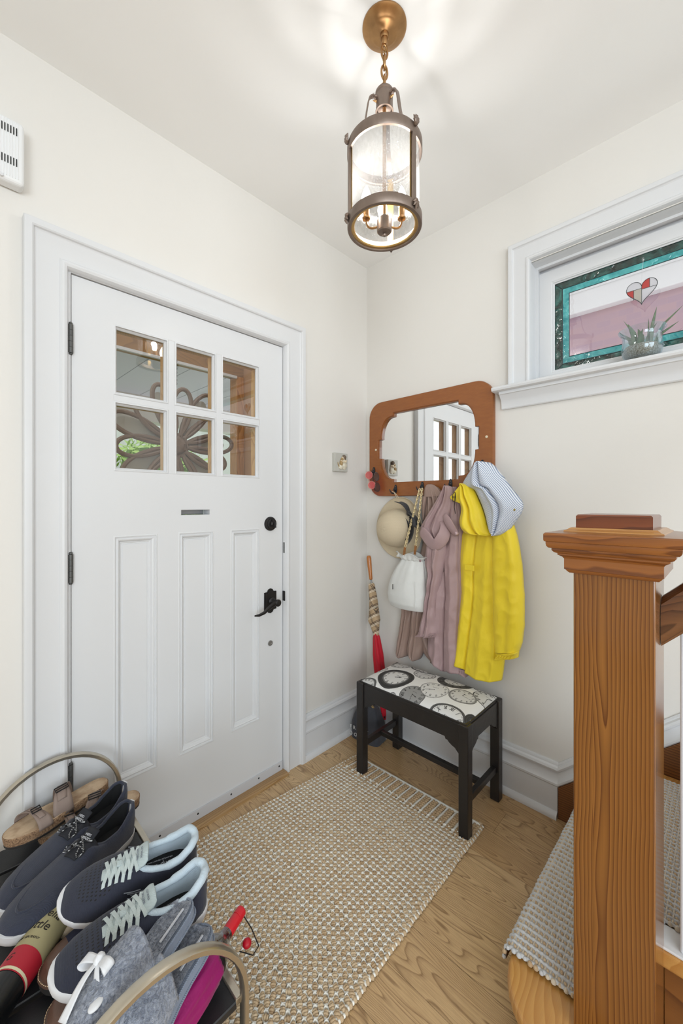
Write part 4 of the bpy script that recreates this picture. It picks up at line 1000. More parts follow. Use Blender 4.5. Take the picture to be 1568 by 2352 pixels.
mk('rope_handle', tube([tuple(DM @ Vector(p)) for p in ((-.03, 0, .178), (-.02, -.01, .200), (.005, -.014, .207), (.030, -.012, .192), (.046, -.01, .165), (.052, -.008, .15))], .007, 12), n.m, ds, smooth=True)
M_wt = plain('white_print', (232, 232, 232), .7)
TB = Matrix(((1,0,0,0),(0,0,-1,0),(0,1,0,0),(0,0,0,1)))
def dtext(s, x, z, sz, sp=1.3): return fontmesh(s, sz, DM @ Matrix.Translation((x, -.0575, z)) @ TB, .0008, sp=sp)
mk('lettering', dtext('T', .012, .104, .026).join(dtext('FRONT', -.024, .062, .027, 1.55)).join(dtext('DOOR', -.034, .026, .027, 1.6)), M_wt, ds)
# ---------------- bench with clock fabric seat ----------------
be = root('bench', (-.22, -.55, 0), 'black wooden bench with padded seat in clock face print under the hanging coats', 'bench')
M_bk = plain('satin_black_paint', (36, 33, 32), .32, spec=.5, nscale=60, ndist=.0006)
BX0, BX1, BY0, BY1 = -.385, -.062, -.830, -.262; LW = .040; BZ = .438
for x, y in ((BX0, BY1-LW), (BX0, BY0), (BX1-LW, BY0), (BX1-LW, BY1-LW)):
    mk('leg', box(x, x+LW, y, y+LW, 0 if True else .01, BZ), M_bk, be, bevel=.004, seg=3)
def apron_poly(a, b, zt=.432, zb=.362):
    def br(s0, sg):
        return [(s0, .315), (s0+sg*.008, .322), (s0+sg*.020, .334), (s0+sg*.034, .339), (s0+sg*.045, .345), (s0+sg*.052, .352), (s0+sg*.060, .352), (s0+sg*.064, zb)]
    return br(a, 1) + list(reversed(br(b, -1))) + [(b, zt), (a, zt)]
for x in (BX0+.008, BX1-.030):
    mk('apron', prism(apron_poly(BY0+LW-.001, BY1-LW+.001), x, x+.022, 'x'), M_bk, be, bevel=.0012)
for y in (BY0+.006, BY1-.028):
    mk('apron', prism(apron_poly(BX0+LW-.001, BX1-LW+.001), y, y+.022, 'y'), M_bk, be, bevel=.0012)
for y in (BY0+.010, BY1-.030): mk('stretcher', box(BX0+LW-.001, BX1-LW+.001, y, y+.020, .125, .153), M_bk, be, bevel=.002)
mk('stretcher', box((BX0+BX1)/2-.011, (BX0+BX1)/2+.011, BY0+.029, BY1-.029, .128, .150), M_bk, be, bevel=.002)
mk('seat_rail', boxes((BX0+.010, BX1-.010, BY0+.010, BY1-.010, .425, .441)), M_bk, be, bevel=.002)
CL = [('A', -.276, -.412, .086), ('B', -.158, -.497, .053), ('C', -.343, -.552, .058), ('D', -.262, -.612, .062), ('E', -.225, -.726, .058), ('F', -.118, -.632, .080), ('G', -.392, -.735, .080), ('H', -.150, -.800, .058), ('I', -.122, -.335, .055), ('J', -.070, -.448, .072), ('K', -.386, -.318, .052), ('L', -.333, -.838, .044), ('M', -.232, -.285, .040), ('N', -.070, -.755, .05), ('O', -.40, -.64, .03), ('P', -.385, -.47, .02)]
ORDER = 'NPOMBJIKFCHDGELA'
STY = {'A': (.72, 60, 'arab'), 'B': (.93, 130, 'arab'), 'C': (.94, 95, 'rom'), 'D': (.965, 40, 'arab'), 'E': (.90, 120, 'arab'), 'F': (.58, 78, 'romring'), 'G': (.86, 88, 'rom'), 'H': (.93, 45, 'rom'), 'I': (.96, 60, 'rom'), 'J': (.86, 80, 'rom'), 'K': (.80, 100, 'rom'), 'L': (.55, 60, 'arab'), 'M': (.93, 130, 'arab'), 'N': (.9, 90, 'rom'), 'O': (.9, 90, 'arab'), 'P': (.9, 90, 'arab')}
def clockpaint(X, Y):
    """greyscale pattern of the printed fabric in seat coordinates"""
    C = np.full(X.shape, .80); rng = np.random.RandomState(3)
    pos = {c[0]: c[1:] for c in CL}
    SEG = {'0': 'abcdef', '1': 'bc', '2': 'abged', '3': 'abgcd', '4': 'fgbc', '5': 'afgcd', '6': 'afgedc', '7': 'abc', '8': 'abcdefg', '9': 'abcdfg'}
    SP_ = {'a': (-.5, 1, .5, 1), 'b': (.5, 1, .5, 0), 'c': (.5, 0, .5, -1), 'd': (-.5, -1, .5, -1), 'e': (-.5, 0, -.5, -1), 'f': (-.5, 1, -.5, 0), 'g': (-.5, 0, .5, 0)}
    def seg(u, v, x0, y0, x1, y1, w, val):
        dx, dy = x1-x0, y1-y0; L = dx*dx+dy*dy+1e-12; t = np.clip(((u-x0)*dx+(v-y0)*dy)/L, 0, 1)
        m = (u-x0-t*dx)**2+(v-y0-t*dy)**2 < w*w; C[m] = val
    for k in ORDER:
        cx, cy, r = pos[k]; fr, rg, sty = STY[k]; g_ = (rg/255)**2.2
        rot = rng.uniform(-.5, .5) + pi*.75   # 12 o'clock roughly towards the wall
        dx, dy = X-cx, Y-cy; c_, s_ = cos(rot), sin(rot)
        u = (dx*c_ + dy*s_)/r; v = (-dx*s_ + dy*c_)/r
        v, u = u*0+dx*cos(rng.uniform(-.3,.3)+.2)/r + dy*0, u
        th0 = rng.uniform(-.35, .35)
        a = dx/r; b = dy/r; v = a*cos(th0)+b*sin(th0); u = -(-a*sin(th0)+b*cos(th0))
        wob = 1 + .03*np.sin(3*np.arctan2(v, u)+cx*50); rr = np.sqrt(u*u+v*v)/wob
        m = rr < 1; C[m] = g_*(.9+.25*np.sin(rr[m]*37+cx*9))
        m = rr < fr+.02; C[m] = .06
        m = rr < fr; C[m] = .30 if k == 'C' else (.72 if k in 'DGA' else .62)
        if k == 'A': m = (rr < fr) & (rr > fr-.07); C[m] = .22
        if k in 'EM': m = (rr < fr) & (rr > fr-.06); C[m] = .40
        f2 = fr*.97; an = np.arctan2(u, v)
        tick = (rr < f2) & (rr > f2*.955) & (np.abs(((an*60/(2*pi)) % 1)-.5) > .33); C[tick] = .04
        if sty == 'romring':
            for h in range(12):
                A_ = h*pi/6; seg(u, v, sin(A_)*.68, cos(A_)*.68, sin(A_)*.90, cos(A_)*.90, .035, .02)
        for h in range(1, 13):
            A_ = h*pi/6; R0 = fr*(.80 if sty != 'romring' else .78); px, py = sin(A_)*R0, cos(A_)*R0; hh = fr*.095
            if sty == 'arab' or (sty == 'romring'):
                s = str(h); n_ = len(s)
                for i, ch in enumerate(s):
                    ox = px + (i-(n_-1)/2)*hh*1.25
                    for q in SEG[ch]:
                        x0, y0, x1, y1 = SP_[q]; seg(u, v, ox+x0*hh*.9, py+y0*hh, ox+x1*hh*.9, py+y1*hh, fr*.018, .03)
            elif sty == 'rom':
                rn = ['XII','I','II','III','IIII','V','VI','VII','VIII','IX','X','XI'][h % 12]; t_ = len(rn); cs, sn = cos(A_), sin(A_)
                for i, ch in enumerate(rn):
                    o_ = (i-(t_-1)/2)*fr*.075
                    def pt(a_, b_): q = o_+a_; R1 = R0+b_; return (sn*R1+cs*q, cs*R1-sn*q)
                    w_ = fr*.020; H_ = fr*.11
                    if ch == 'I': p, q = pt(0, -H_), pt(0, H_); seg(u, v, *p, *q, w_, .03)
                    elif ch == 'V':
                        for e in (-1, 1): p, q = pt(0, -H_), pt(e*.05*fr, H_); seg(u, v, *p, *q, w_, .03)
                    else:
                        for e in (-1, 1): p, q = pt(-e*.05*fr, -H_), pt(e*.05*fr, H_); seg(u, v, *p, *q, w_, .03)
        h1, h2 = rng.uniform(0, 2*pi, 2)
        seg(u, v, 0, 0, sin(h1)*fr*.45, cos(h1)*fr*.45, .022, .02); seg(u, v, 0, 0, sin(h2)*fr*.68, cos(h2)*fr*.68, .015, .02)
        C[np.sqrt((u-sin(h1)*fr*.34)**2+(v-cos(h1)*fr*.34)**2) < .045] = .02; C[np.sqrt(u*u+v*v) < .04] = .02
        for q in range(14):   # maker's script squiggle
            x0 = -.22*fr+q*.03*fr; seg(u, v, x0, fr*(.30+.035*sin(q*2.1)), x0+.03*fr, fr*(.30+.035*sin((q+1)*2.1)), fr*.010, .08)
    return C
def cushion():
    nx, ny = 250, 430; x0, x1, y0, y1 = BX0+.014, BX1-.014, BY0+.014, BY1-.014
    a = np.linspace(-1, 1, nx); b = np.linspace(-1, 1, ny)
    A, Bb = np.meshgrid(a, b); d = np.maximum(np.abs(A), np.abs(Bb)*1.0)
    ex = 1-np.abs(A)**9; ey = 1-np.abs(Bb)**14; hgt = .437 + .016*np.sqrt(np.clip(ex, 0, 1))*np.sqrt(np.clip(ey, 0, 1)) + .020*(1-A**2)*(1-Bb**4)
    X = (x0+x1)/2 + A*(x1-x0)/2; Y = (y0+y1)/2 + Bb*(y1-y0)/2
    off = ORG[be.name]
    V = np.stack([X-off.x, Y-off.y, hgt-off.z], -1).reshape(-1, 3)
    I = np.arange(nx*ny).reshape(ny, nx); F_ = np.stack([I[:-1,:-1], I[:-1,1:], I[1:,1:], I[1:,:-1]], -1).reshape(-1, 4)
    me = bpy.data.meshes.new('cushion'); me.from_pydata(V.tolist(), [], F_.tolist())
    me.polygons.foreach_set('use_smooth', [True]*len(F_))
    C = clockpaint(X, Y).reshape(-1); ca = me.color_attributes.new('print', 'FLOAT_COLOR', 'POINT')
    col = np.stack([C*1.0, C*.985, C*.955, np.ones_like(C)], -1); ca.data.foreach_set('color', col.reshape(-1).astype(np.float32))
    n = NT('clock_print_fabric'); at = n.n('ShaderNodeVertexColor', layer_name='print'); n.set(col=at.outputs[0], rough=.75)
    w = n.noise(n.co(), 700, 2); n.bump(w, .0003); me.materials.append(n.m)
    o = bpy.data.objects.new('seat_cushion', me); S.collection.objects.link(o); o.parent = be; ORG[o.name] = off
    o['label'] = 'cream seat cushion printed with grey vintage clock faces'
cushion()

# ---------------- woven rugs ----------------
def jute(name, a, b, sc=300):
    n = NT(name); oi = n.n('ShaderNodeVertexColor', layer_name='tone'); f = n.noise(n.co(scale=(1,1,1)), sc, 2, .6)
    c = n.mix(oi.outputs[0], srgb(*a), srgb(*b)); c = n.mix(n.math('MULTIPLY', f, .45), c, tuple(q*.45 for q in srgb(*a)[:3])+(1,))
    n.set(col=c, rough=.95, spec=.1); n.bump(f, .0022, 1); return n.m
M_jute = jute('natural_jute', (204, 172, 134), (230, 206, 172)); M_yarn = plain('cream_cotton_yarn', (244, 240, 230), .95, spec=.1, nscale=500, ndist=.0006)
def npmesh(name, V, F_, tone, mats, mi, off, parent=None):
    me = bpy.data.meshes.new(name); me.from_pydata((V-np.array(off)).tolist(), [], F_.tolist() if not isinstance(F_, list) else F_)
    for m in mats: me.materials.append(m)
    me.polygons.foreach_set('material_index', mi.astype(np.int32)); me.polygons.foreach_set('use_smooth', [True]*len(mi))
    ca = me.color_attributes.new('tone', 'FLOAT_COLOR', 'POINT'); ca.data.foreach_set('color', np.repeat(tone, 4).astype(np.float32))
    o = bpy.data.objects.new(name, me); S.collection.objects.link(o); 
    if parent: o.parent = parent
    else: o.location = off
    ORG[o.name] = Vector(off); return o
def lumps(cells, NU=10, NV=5):
    """cells: array (n, [cx,cy,cz, ax,ay, rl, rw, rh]) flattened half ellipsoids with long axis (ax,ay); returns V,F"""
    u = np.arange(NU)/NU*2*pi; v = np.linspace(-.35, pi/2, NV)
    U, Vv = np.meshgrid(u, v); lx = (np.cos(Vv)*np.cos(U)).ravel(); ly = (np.cos(Vv)*np.sin(U)).ravel(); lz = np.sin(Vv).ravel()
    c = cells; n = len(c); p = np.zeros((n, NU*NV, 3))
    ax, ay = c[:,3:4], c[:,4:5]
    jit = 1+np.random.RandomState(1).uniform(-.09, .09, (n, NU*NV))
    p[:,:,0] = c[:,0:1] + (ax*lx*c[:,5:6] - ay*ly*c[:,6:7])*jit; p[:,:,1] = c[:,1:2] + (ay*lx*c[:,5:6] + ax*ly*c[:,6:7])*jit
    p[:,:,2] = c[:,2:3] + lz*c[:,7:8]*jit
    I = np.arange(NU*NV).reshape(NV, NU); f = np.stack([I[:-1], np.roll(I[:-1], -1, 1), np.roll(I[1:], -1, 1), I[1:]], -1).reshape(-1, 4)
    F_ = (f[None] + (np.arange(n)*NU*NV)[:,None,None]).reshape(-1, 4)
    return p.reshape(-1, 3), F_, NU*NV
def rugmap(u, v):  # u 0..1 along x from the wall end to the far end, v 0..1 from door side to room side
    A, B, C_, D = np.array([-.283, -.182]), np.array([-.262, -.835]), np.array([-1.72, -.852]), np.array([-1.72, -.030])
    u = np.asarray(u)[...,None]; v = np.asarray(v)[...,None]
    p = (A*(1-v)+B*v)*(1-u) + (D*(1-v)+C_*v)*u
    return p
rs = np.random.RandomState(5)
def make_rug():
    nu, nv = 80, 37; fr = .085   # first part of u is the striped hem
    cells = []; tone = []; yarn = []
    for i in range(nu):
        for j in range(nv):
            uu = (i+.5)/nu; vv = (j+.5 + (.0))/nv
            if uu < fr and 0.02 < vv < .98:
                continue
            cells.append((uu, vv))
    cells = np.array(cells); P_ = rugmap(cells[:,0], cells[:,1]); n = len(cells)
    P_ = P_ + rs.normal(0, .0010, P_.shape)
    ang = rs.normal(-.55, .22, n) + (rs.rand(n) < .15)*1.2; sz = rs.uniform(.88, 1.10, n)
    big = np.array([noise.noise(Vector((p[0]*6, p[1]*6, 3))) for p in P_])
    wav = np.array([noise.noise(Vector((p[0]*3, p[1]*3, 9))) for p in P_])
    base = .006 + .003*wav
    arr = np.stack([P_[:,0], P_[:,1], base, np.cos(ang), np.sin(ang), .0094*sz, .0048*sz, .0064*sz*(1+.25*big)], -1)
    V1, F1, k = lumps(arr, 8, 4); tn = np.clip(rs.uniform(.05, .95, n)*.7 + .3*(big+.5), 0, 1); T1 = np.repeat(tn, k); M1 = np.zeros(len(F1))
    # split strand: smaller second lump per cell gives the twisted look
    arr2 = arr.copy(); arr2[:,0] += .0045*np.cos(ang+.9); arr2[:,1] += .0045*np.sin(ang+.9); arr2[:,5] *= .62; arr2[:,6] *= .55; arr2[:,2] += .0014
    Vs, Fs, Ts, Ms = [V1], [F1], [T1], [M1]
    for off_ in (-.0058, .0058):
        a2 = arr.copy(); a2[:,0] -= off_*np.sin(ang); a2[:,1] += off_*np.cos(ang); a2[:,5] *= .86; a2[:,6] *= .92; a2[:,7] *= .90; a2[:,2] -= .0004
        V2, F2, k2 = lumps(a2, 8, 4); nn = sum(len(q) for q in Vs); Vs.append(V2); Fs.append(F2+nn); Ts.append(np.repeat(np.clip(tn+rs.uniform(-.35, .25, n), 0, 1), k2)); Ms.append(np.zeros(len(F2)))
    # cotton net yarns between cells
    def strip(pts, w, h, wig=.0016, matl=1):
        pts = np.asarray(pts); m = len(pts); d = np.gradient(pts, axis=0); d /= np.linalg.norm(d, axis=1)[:,None]+1e-9; nr = np.stack([-d[:,1], d[:,0]], -1)
        off = (rs.normal(0, wig, m))[:,None]*nr; c = pts+off; prof = [(-1, -.0025), (-.6, .5), (0, 1), (.6, .5), (1, -.0025)]
        V = []
        for a, b in prof: V.append(np.concatenate([c + nr*w*a, (h*(b if b > 0 else 0) + (0.0 if b < 0 else 0))[:,None] if isinstance(h, np.ndarray) else np.full((m, 1), h*max(b, 0))], 1))
        V = np.stack(V, 1).reshape(-1, 3); I = np.arange(m*5).reshape(m, 5)
        F_ = np.stack([I[:-1,:-1], I[:-1,1:], I[1:,1:], I[1:,:-1]], -1).reshape(-1, 4)
        nn = sum(len(q) for q in Vs); Vs.append(V); Fs.append(F_+nn); Ts.append(np.full(len(V), .5)); Ms.append(np.full(len(F_), matl))
    for j in range(1, nv):
        us = np.linspace(fr, 1, (nu)*3); ph = us*nu*pi
        pts = rugmap(us, np.full_like(us, j/nv)); pts[:,1] += .0020*np.sin(ph*2)
        h = .0112 + .0030*np.cos(ph*2) + .003*np.array([noise.noise(Vector((p[0]*3, p[1]*3, 9))) for p in pts]); strip(pts, .0021, h+.0007, .0007)
    for i in range(int(fr*nu), nu+1):
        vs = np.linspace(0, 1, nv*3); ph = vs*nv*pi
        pts = rugmap(np.full_like(vs, i/nu), vs); pts[:,0] += .0020*np.sin(ph*2)
        h = .0112 + .0030*np.cos(ph*2) + .003*np.array([noise.noise(Vector((p[0]*3, p[1]*3, 9))) for p in pts]); strip(pts, .0021, h+.0007, .0007)
    for side in (0, 1):
        m = 170; ue = np.linspace(.01, 1, m); c = rugmap(ue, np.full(m, side)); sgn = 1 if side == 0 else -1
        for mat_, o_, r_ in ((1, 0, .0046), (0, .004, .0064)):
            sel = slice(0, m, 2) if mat_ else slice(1, m, 2); cc = c[sel]; q = len(cc)
            ar = np.stack([cc[:,0], cc[:,1]+sgn*.002+rs.normal(0, .001, q), np.full(q, .005), np.full(q, .3), np.full(q, .95), np.full(q, r_*1.25), np.full(q, r_), np.full(q, r_*.95)], -1)
            V, F_, kk = lumps(ar, 8, 4); nn = sum(len(z) for z in Vs); Vs.append(V); Fs.append(F_+nn); Ts.append(np.full(len(V), .5)); Ms.append(np.full(len(F_), mat_))
    # hem: cream webbing with braided jute stripes
    vs = np.linspace(0, 1, 60); strip(rugmap(np.full_like(vs, .007), vs), .0125, .0085, .0003)
    strip(rugmap(np.full_like(vs, .05), vs), .060, .0045, 0)
    for j in range(18):
        vv = (j+.5)/18
        us = np.linspace(.014, fr+.004, 12); strip(rugmap(us, np.full_like(us, vv+.5/18)), .0072, .0092, .0003)
        ub = np.linspace(.018, fr, 9); c = rugmap(ub, np.full_like(ub, vv)); m = len(c)
        for sg in (-1, 1):
            ar = np.stack([c[:,0], c[:,1]+sg*.0055, np.full(m, .0058), np.full(m, .82), np.full(m, sg*.57), np.full(m, .0100), np.full(m, .0062), np.full(m, .0062)], -1)
            V, F_, kk = lumps(ar, 8, 4); nn = sum(len(q) for q in Vs); Vs.append(V); Fs.append(F_+nn); Ts.append(np.full(len(V), .12)); Ms.append(np.zeros(len(F_)))
    # backing slab
    bk = rugmap(np.array([0.003, .003, 1, 1]), np.array([0.004, .996, .996, .004])); nn = sum(len(q) for q in Vs)
    Vs.append(np.array([[*bk[q], .0003] for q in range(4)] + [[*bk[q], .0028] for q in range(4)]))
    fb = np.array([[4,5,6,7],[0,1,5,4],[1,2,6,5],[2,3,7,6],[3,0,4,7]]); Fs.append(fb+nn); Ts.append(np.full(8, .3)); Ms.append(np.full(5, 0))
    V = np.concatenate(Vs); F_ = np.concatenate(Fs); V[:,2] = np.maximum(V[:,2], .0003)
    o = npmesh('rug', V, F_, np.concatenate(Ts), [M_jute, M_yarn], np.concatenate(Ms), (-.9, -.5, 0))
    setp(o, 'woven jute doormat rug with cream cotton netting on the oak floor', 'rug')
make_rug()

# ---------------- staircase ----------------
st = root('staircase', (-.4, -1.3, 0), 'pine staircase with rounded bottom step, square newel post and stair rail', 'staircase')
Z1, Z2, Z3 = .172, .345, .517
def step1(o_, z0, z1, r=.145):
    pts = [(0-.0, -1.150+o_), (-.79, -1.150+o_)]
    for i in range(1, 17): a = pi/2 + pi*i/16; pts.append((-.79 + (r-o_*-1 if False else r+o_)*cos(a), -1.295 + (r+o_)*sin(a)))
    pts += [(-.79, -1.44-o_), (0, -1.44-o_)]
    return prism([(a, b) for a, b in pts], z0, z1, 'z')
mk('bottom_tread', step1(0, Z1-.030, Z1), M_pinex, st, bevel=.010, seg=4)
mk('bottom_riser', step1(-.025, 0, Z1-.030), M_pineh, st)
mk('tread', box(-.722, -.018, -1.62, -1.315, Z2-.042, Z2), M_pinex, st, bevel=.010, seg=4)
mk('riser', box(-.70, -.018, -1.345, -1.335, Z1, Z2-.042), M_pineh, st)
mk('tread', box(-.722, -.018, -1.82, -1.51, Z3-.042, Z3), M_pinex, st, bevel=.010, seg=4)
mk('riser', box(-.70, -.018, -1.545, -1.535, Z2, Z3-.042), M_pineh, st)
mk('closed_stringer', box(-.712, -.692, -2.0, -1.441, 0, Z2-.042), wood('stair_side_panel', (150, 96, 46), (96, 54, 24), 'y', 70, (-.6, .2), .02, 3, .4, .2), st)
mk('painted_shoe_rail', box(-.722, -.660, -1.60, -1.432, Z2, Z2+.006), M_trim, st, bevel=.002)
sh = M_trim
for y in (-1.466, -1.60):
    mk('baluster', box(-.712, -.676, y-.036, y, Z2+.006 if y > -1.5 else Z3, 1.07 + (-y-1.466)*1.0), plain('white_baluster_paint', (222, 226, 232), .35) if y > -1.5 else bpy.data.materials['white_baluster_paint'], st, bevel=.003)
n_ = mk('newel_post', box(-.850, -.712, -1.440, -1.302, Z1, 1.19), M_pine, st, bevel=.0025, label='square honey pine newel post')
# cap: moulding frames grown outward from the post
def capf(prof, name, mat, par):
    g = G(); k = len(prof)
    for sx, sy in ((0,0),(1,0),(1,1),(0,1)):
        for o_, z in prof: g.v.append(((-.850-o_ if not sx else -.712+o_), (-1.440-o_ if not sy else -1.302+o_), z))
    for c in range(4):
        d = (c+1) % 4
        for q in range(k-1): g.f.append((c*k+q, d*k+q, d*k+q+1, c*k+q+1))
    g.f.append(tuple(c*k+k-1 for c in range(4))); g.f.append(tuple(c*k for c in (3,2,1,0))); g.m = [0]*len(g.f)
    return mk(name, g, mat, par, smooth=True, angle=28)
cap = capf([(0, 1.142), (.006, 1.142), (.010, 1.146), (.012, 1.149), (.014, 1.150), (.014, 1.172), (.017, 1.176), (.024, 1.180), (.024, 1.183), (.030, 1.186), (.033, 1.190), (.033, 1.194), (.038, 1.195), (.041, 1.199), (.042, 1.204), (.042, 1.208), (.0445, 1.209), (.0455, 1.212), (.0455, 1.224), (.043, 1.227), (.018, 1.230)], 'post_cap', M_pineh, n_)
capf([(.016, 1.229), (.014, 1.232), (.010, 1.2335), (.007, 1.236), (.004, 1.238)], 'cap_bead', wood('pale_pine_bead', (204, 150, 86), (170, 112, 54), 'y', 90, (-.7, 1.1), .010, 3, .3, .3), n_)
capf([(-.004, 1.236), (-.004, 1.262), (-.007, 1.2655)], 'cap_block', wood('reddish_pine_block', (140, 74, 40), (92, 44, 22), 'y', 90, (-.75, 1.1), .012, 3, .3, .4), n_)
rp = [(-.028, -.026), (-.031, -.012), (-.031, .012), (-.026, .030), (-.012, .040), (.012, .040), (.026, .030), (.031, .012), (.031, -.012), (.028, -.026), (.020, -.034), (-.020, -.034)]
d = Vector((0, -1, .98)).normalized(); A = Vector((-.751, -1.441, 1.045)); B_ = A + Vector((0, -.75, .735)); v = []
for P0 in (A, B_):
    for a, b in rp: v.append((P0.x+a, P0.y, P0.z+b*1.32))
k = len(rp); g = G().add(v, [tuple(range(k)), tuple(range(2*k-1, k-1, -1))] + [(i, (i+1) % k, k+(i+1) % k, k+i) for i in range(k)])
mk('handrail', g, M_pinedark, st, smooth=True, angle=35)
# stair runner: grey cotton with jute nubs following treads and risers
def runner():
    path = [(-1.150+.012, Z1-.030), (-1.150+.012, Z1-.016), (-1.150+.009, Z1-.002), (-1.150-.002, Z1+.003)]
    path += [(-1.325, Z1+.003), (-1.330, Z1+.006), (-1.330, Z2-.05), (-1.313, Z2-.04), (-1.311, Z2-.014), (-1.315, Z2-.002), (-1.324, Z2+.003), (-1.525, Z2+.003)]
    path = np.array(path); dl = np.r_[0, np.cumsum(np.linalg.norm(np.diff(path, axis=0), axis=1))]; L = dl[-1]
    def at(s):
        y = np.interp(s, dl, path[:,0]); z = np.interp(s, dl, path[:,1]); return y, z
    xa, xb = -.792, -.075
    nr = int(L/.0125); nc = int((xb-xa)/.0185); g = G(); 
    off = (-.4, -1.3, Z1)
    V, F_, T, M_ = [], [], [], []
    def add(v, f, m, t):
        k = sum(map(len, V)); V.append(np.array(v)); F_.append(np.array(f)+k); M_.append(np.full(len(f), m)); T.append(np.full(len(v), t))
    ss = np.linspace(0, L, 260)
    # base sheet
    y, z = at(ss); dy, dz = np.gradient(y), np.gradient(z); nl = np.hypot(dy, dz); ny, nz = -dz/nl*-1, -dy/nl   # outward normal
    ny, nz = dz/nl, -dy/nl
    def XM(s, x):
        k = np.clip((np.asarray(s)-.20)/.10, 0, 1)*.137; return xb + (x-xb)*(1-k/(xb-xa))
    def P3(s, x, h):
        x = XM(s, x); yy, zz = at(s); a = np.interp(s, ss, ny); b = np.interp(s, ss, nz); return np.stack([x+0*s, yy+a*h, zz+b*h], -1)
    v = np.concatenate([P3(ss, xa, .001), P3(ss, xb, .001), P3(ss, xa, .006), P3(ss, xb, .006)]); m = len(ss)
    f = [[i, i+1, m+i+1, m+i] for i in range(m-1)] + [[2*m+i, 2*m+i+1, 3*m+i+1, 3*m+i] for i in range(m-1)] + [[i, i+1, 2*m+i+1, 2*m+i] for i in range(m-1)] + [[m+i, m+i+1, 3*m+i+1, 3*m+i] for i in range(m-1)]
    add(v, f, 1, .5)
    # grey yarn ridges along the stair direction (columns) and across
    def ridge(line, w, n3):
        pass
    for c in range(nc+1):
        x = xa + (xb-xa)*c/nc; w = .0048; pts = ss; hh = .0095+.0012*np.sin(ss*2*pi/.0125*1+c)
        yy, zz = at(pts); a = np.interp(pts, ss, ny); b = np.interp(pts, ss, nz)
        rows_ = [np.stack([XM(pts, x+dx), yy+a*h, zz+b*h], -1) for dx, h in ((-w, .005), (-w*.6, hh*.9), (0, hh), (w*.6, hh*.9), (w, .005))]
        I = np.arange(5*m).reshape(5, m); f = np.stack([I[:-1,:-1], I[1:,:-1], I[1:,1:], I[:-1,1:]], -1).reshape(-1, 4); add(np.concatenate(rows_), f, 1, .5)
    for r in range(nr+1):
        s0 = L*r/nr; 
        if s0 > L-.001 or s0 < .001: continue
        xs_ = np.linspace(xa, xb, 90); rows_ = []
        for ds_, h in ((-.0022, .005), (-.001, .0078), (.001, .0078), (.0022, .005)): rows_.append(P3(np.full(90, s0+ds_), xs_, h))
        I = np.arange(360).reshape(4, 90); f = np.stack([I[:-1,:-1], I[1:,:-1], I[1:,1:], I[:-1,1:]], -1).reshape(-1, 4); add(np.concatenate(rows_), f, 2, .5)
    # jute nubs
    NU, NV = 8, 4; u = np.arange(NU)/NU*2*pi; vv = np.linspace(-.2, pi/2, NV); U, Vv = np.meshgrid(u, vv); lx = (np.cos(Vv)*np.cos(U)).ravel(); ly = (np.cos(Vv)*np.sin(U)).ravel(); lz = np.sin(Vv).ravel()
    I = np.arange(NU*NV).reshape(NV, NU); fl_ = np.stack([I[:-1], np.roll(I[:-1], -1, 1), np.roll(I[1:], -1, 1), I[1:]], -1).reshape(-1, 4)
    for r in range(nr):
        for c in range(nc):
            s0 = L*(r+.5)/nr; x = float(XM(s0, xa+(xb-xa)*(c+.5)/nc))
            a = float(np.interp(s0, ss, ny)); b = float(np.interp(s0, ss, nz)); yy, zz = at(s0); tx, tz = b, -a  # tangent
            k = rs.uniform(.85, 1.1); sx = (lx*.9+ly*.25)*.0056*k; sy = ly*.0042*k; h = .005+lz*.0045*k
            add(np.stack([x+sx, yy + a*h - tx*sy*-1, zz + b*h + tz*sy], -1), fl_, 0, rs.uniform(.1, .9))
    # bound raw edge knots on the open side
    for i in range(int(L/.013)):
        s0 = (i+.5)*.013; a = float(np.interp(s0, ss, ny)); b = float(np.interp(s0, ss, nz)); yy, zz = at(s0)
        r_ = .0058*rs.uniform(.8, 1.15); add(np.stack([float(XM(s0, xa))-.003+lx*r_+rs.uniform(-.002,.002), yy+a*.005+ly*r_, zz+b*.005+np.sin(Vv).ravel()*r_], -1), fl_, rs.choice([0, 1, 2, 1]), rs.rand())
    V = np.concatenate(V)
    o = npmesh('stair_runner', V, np.concatenate(F_), np.concatenate(T), [M_jute, plain('pale_grey_cotton', (202, 202, 202), .95, spec=.1, nscale=500, ndist=.0008), plain('oat_cotton', (214, 200, 178), .95, spec=.1)], np.concatenate(M_), off)
    setp(o, 'pale grey and jute woven stair runner laid over the pine steps', 'stair runner')
runner()

# ---------------- heart suncatcher and succulent on the window ----------------
hx = .045
ht = root('suncatcher', (hx, -1.305, 2.028), 'small red and white stained glass heart hanging in the window', 'suncatcher')
def hp(t):
    x = 16*sin(t)**3; y = 13*cos(t)-5*cos(2*t)-2*cos(3*t)-cos(4*t); return (-1.305 - x*.0029, 2.082 + y*.0031)
H_ = [hp(2*pi*i/72) for i in range(72)]
def glasspiece(test, mat):
    # fill by clipping a fine grid of the heart to the piece test
    g = G(); s = .0016; import itertools
    ys = [p[0] for p in H_]; zs_ = [p[1] for p in H_]
    y = min(ys)
    def inside(a, b):
        c = False; n_ = len(H_); j = n_-1
        for i in range(n_):
            if (H_[i][1] > b) != (H_[j][1] > b) and a < (H_[j][0]-H_[i][0])*(b-H_[i][1])/(H_[j][1]-H_[i][1]+1e-12)+H_[i][0]: c = not c
            j = i
        return c
    while y < max(ys):
        z = min(zs_)
        while z < max(zs_):
            if inside(y+s/2, z+s/2) and test(y+s/2, z+s/2): g.add([(hx, y, z), (hx, y+s, z), (hx, y+s, z+s), (hx, y, z+s)], [(0,1,2,3)])
            z += s
        y += s
    return mk('glass_piece', g, mat, ht, solid=.0015)
cy_ = -1.305
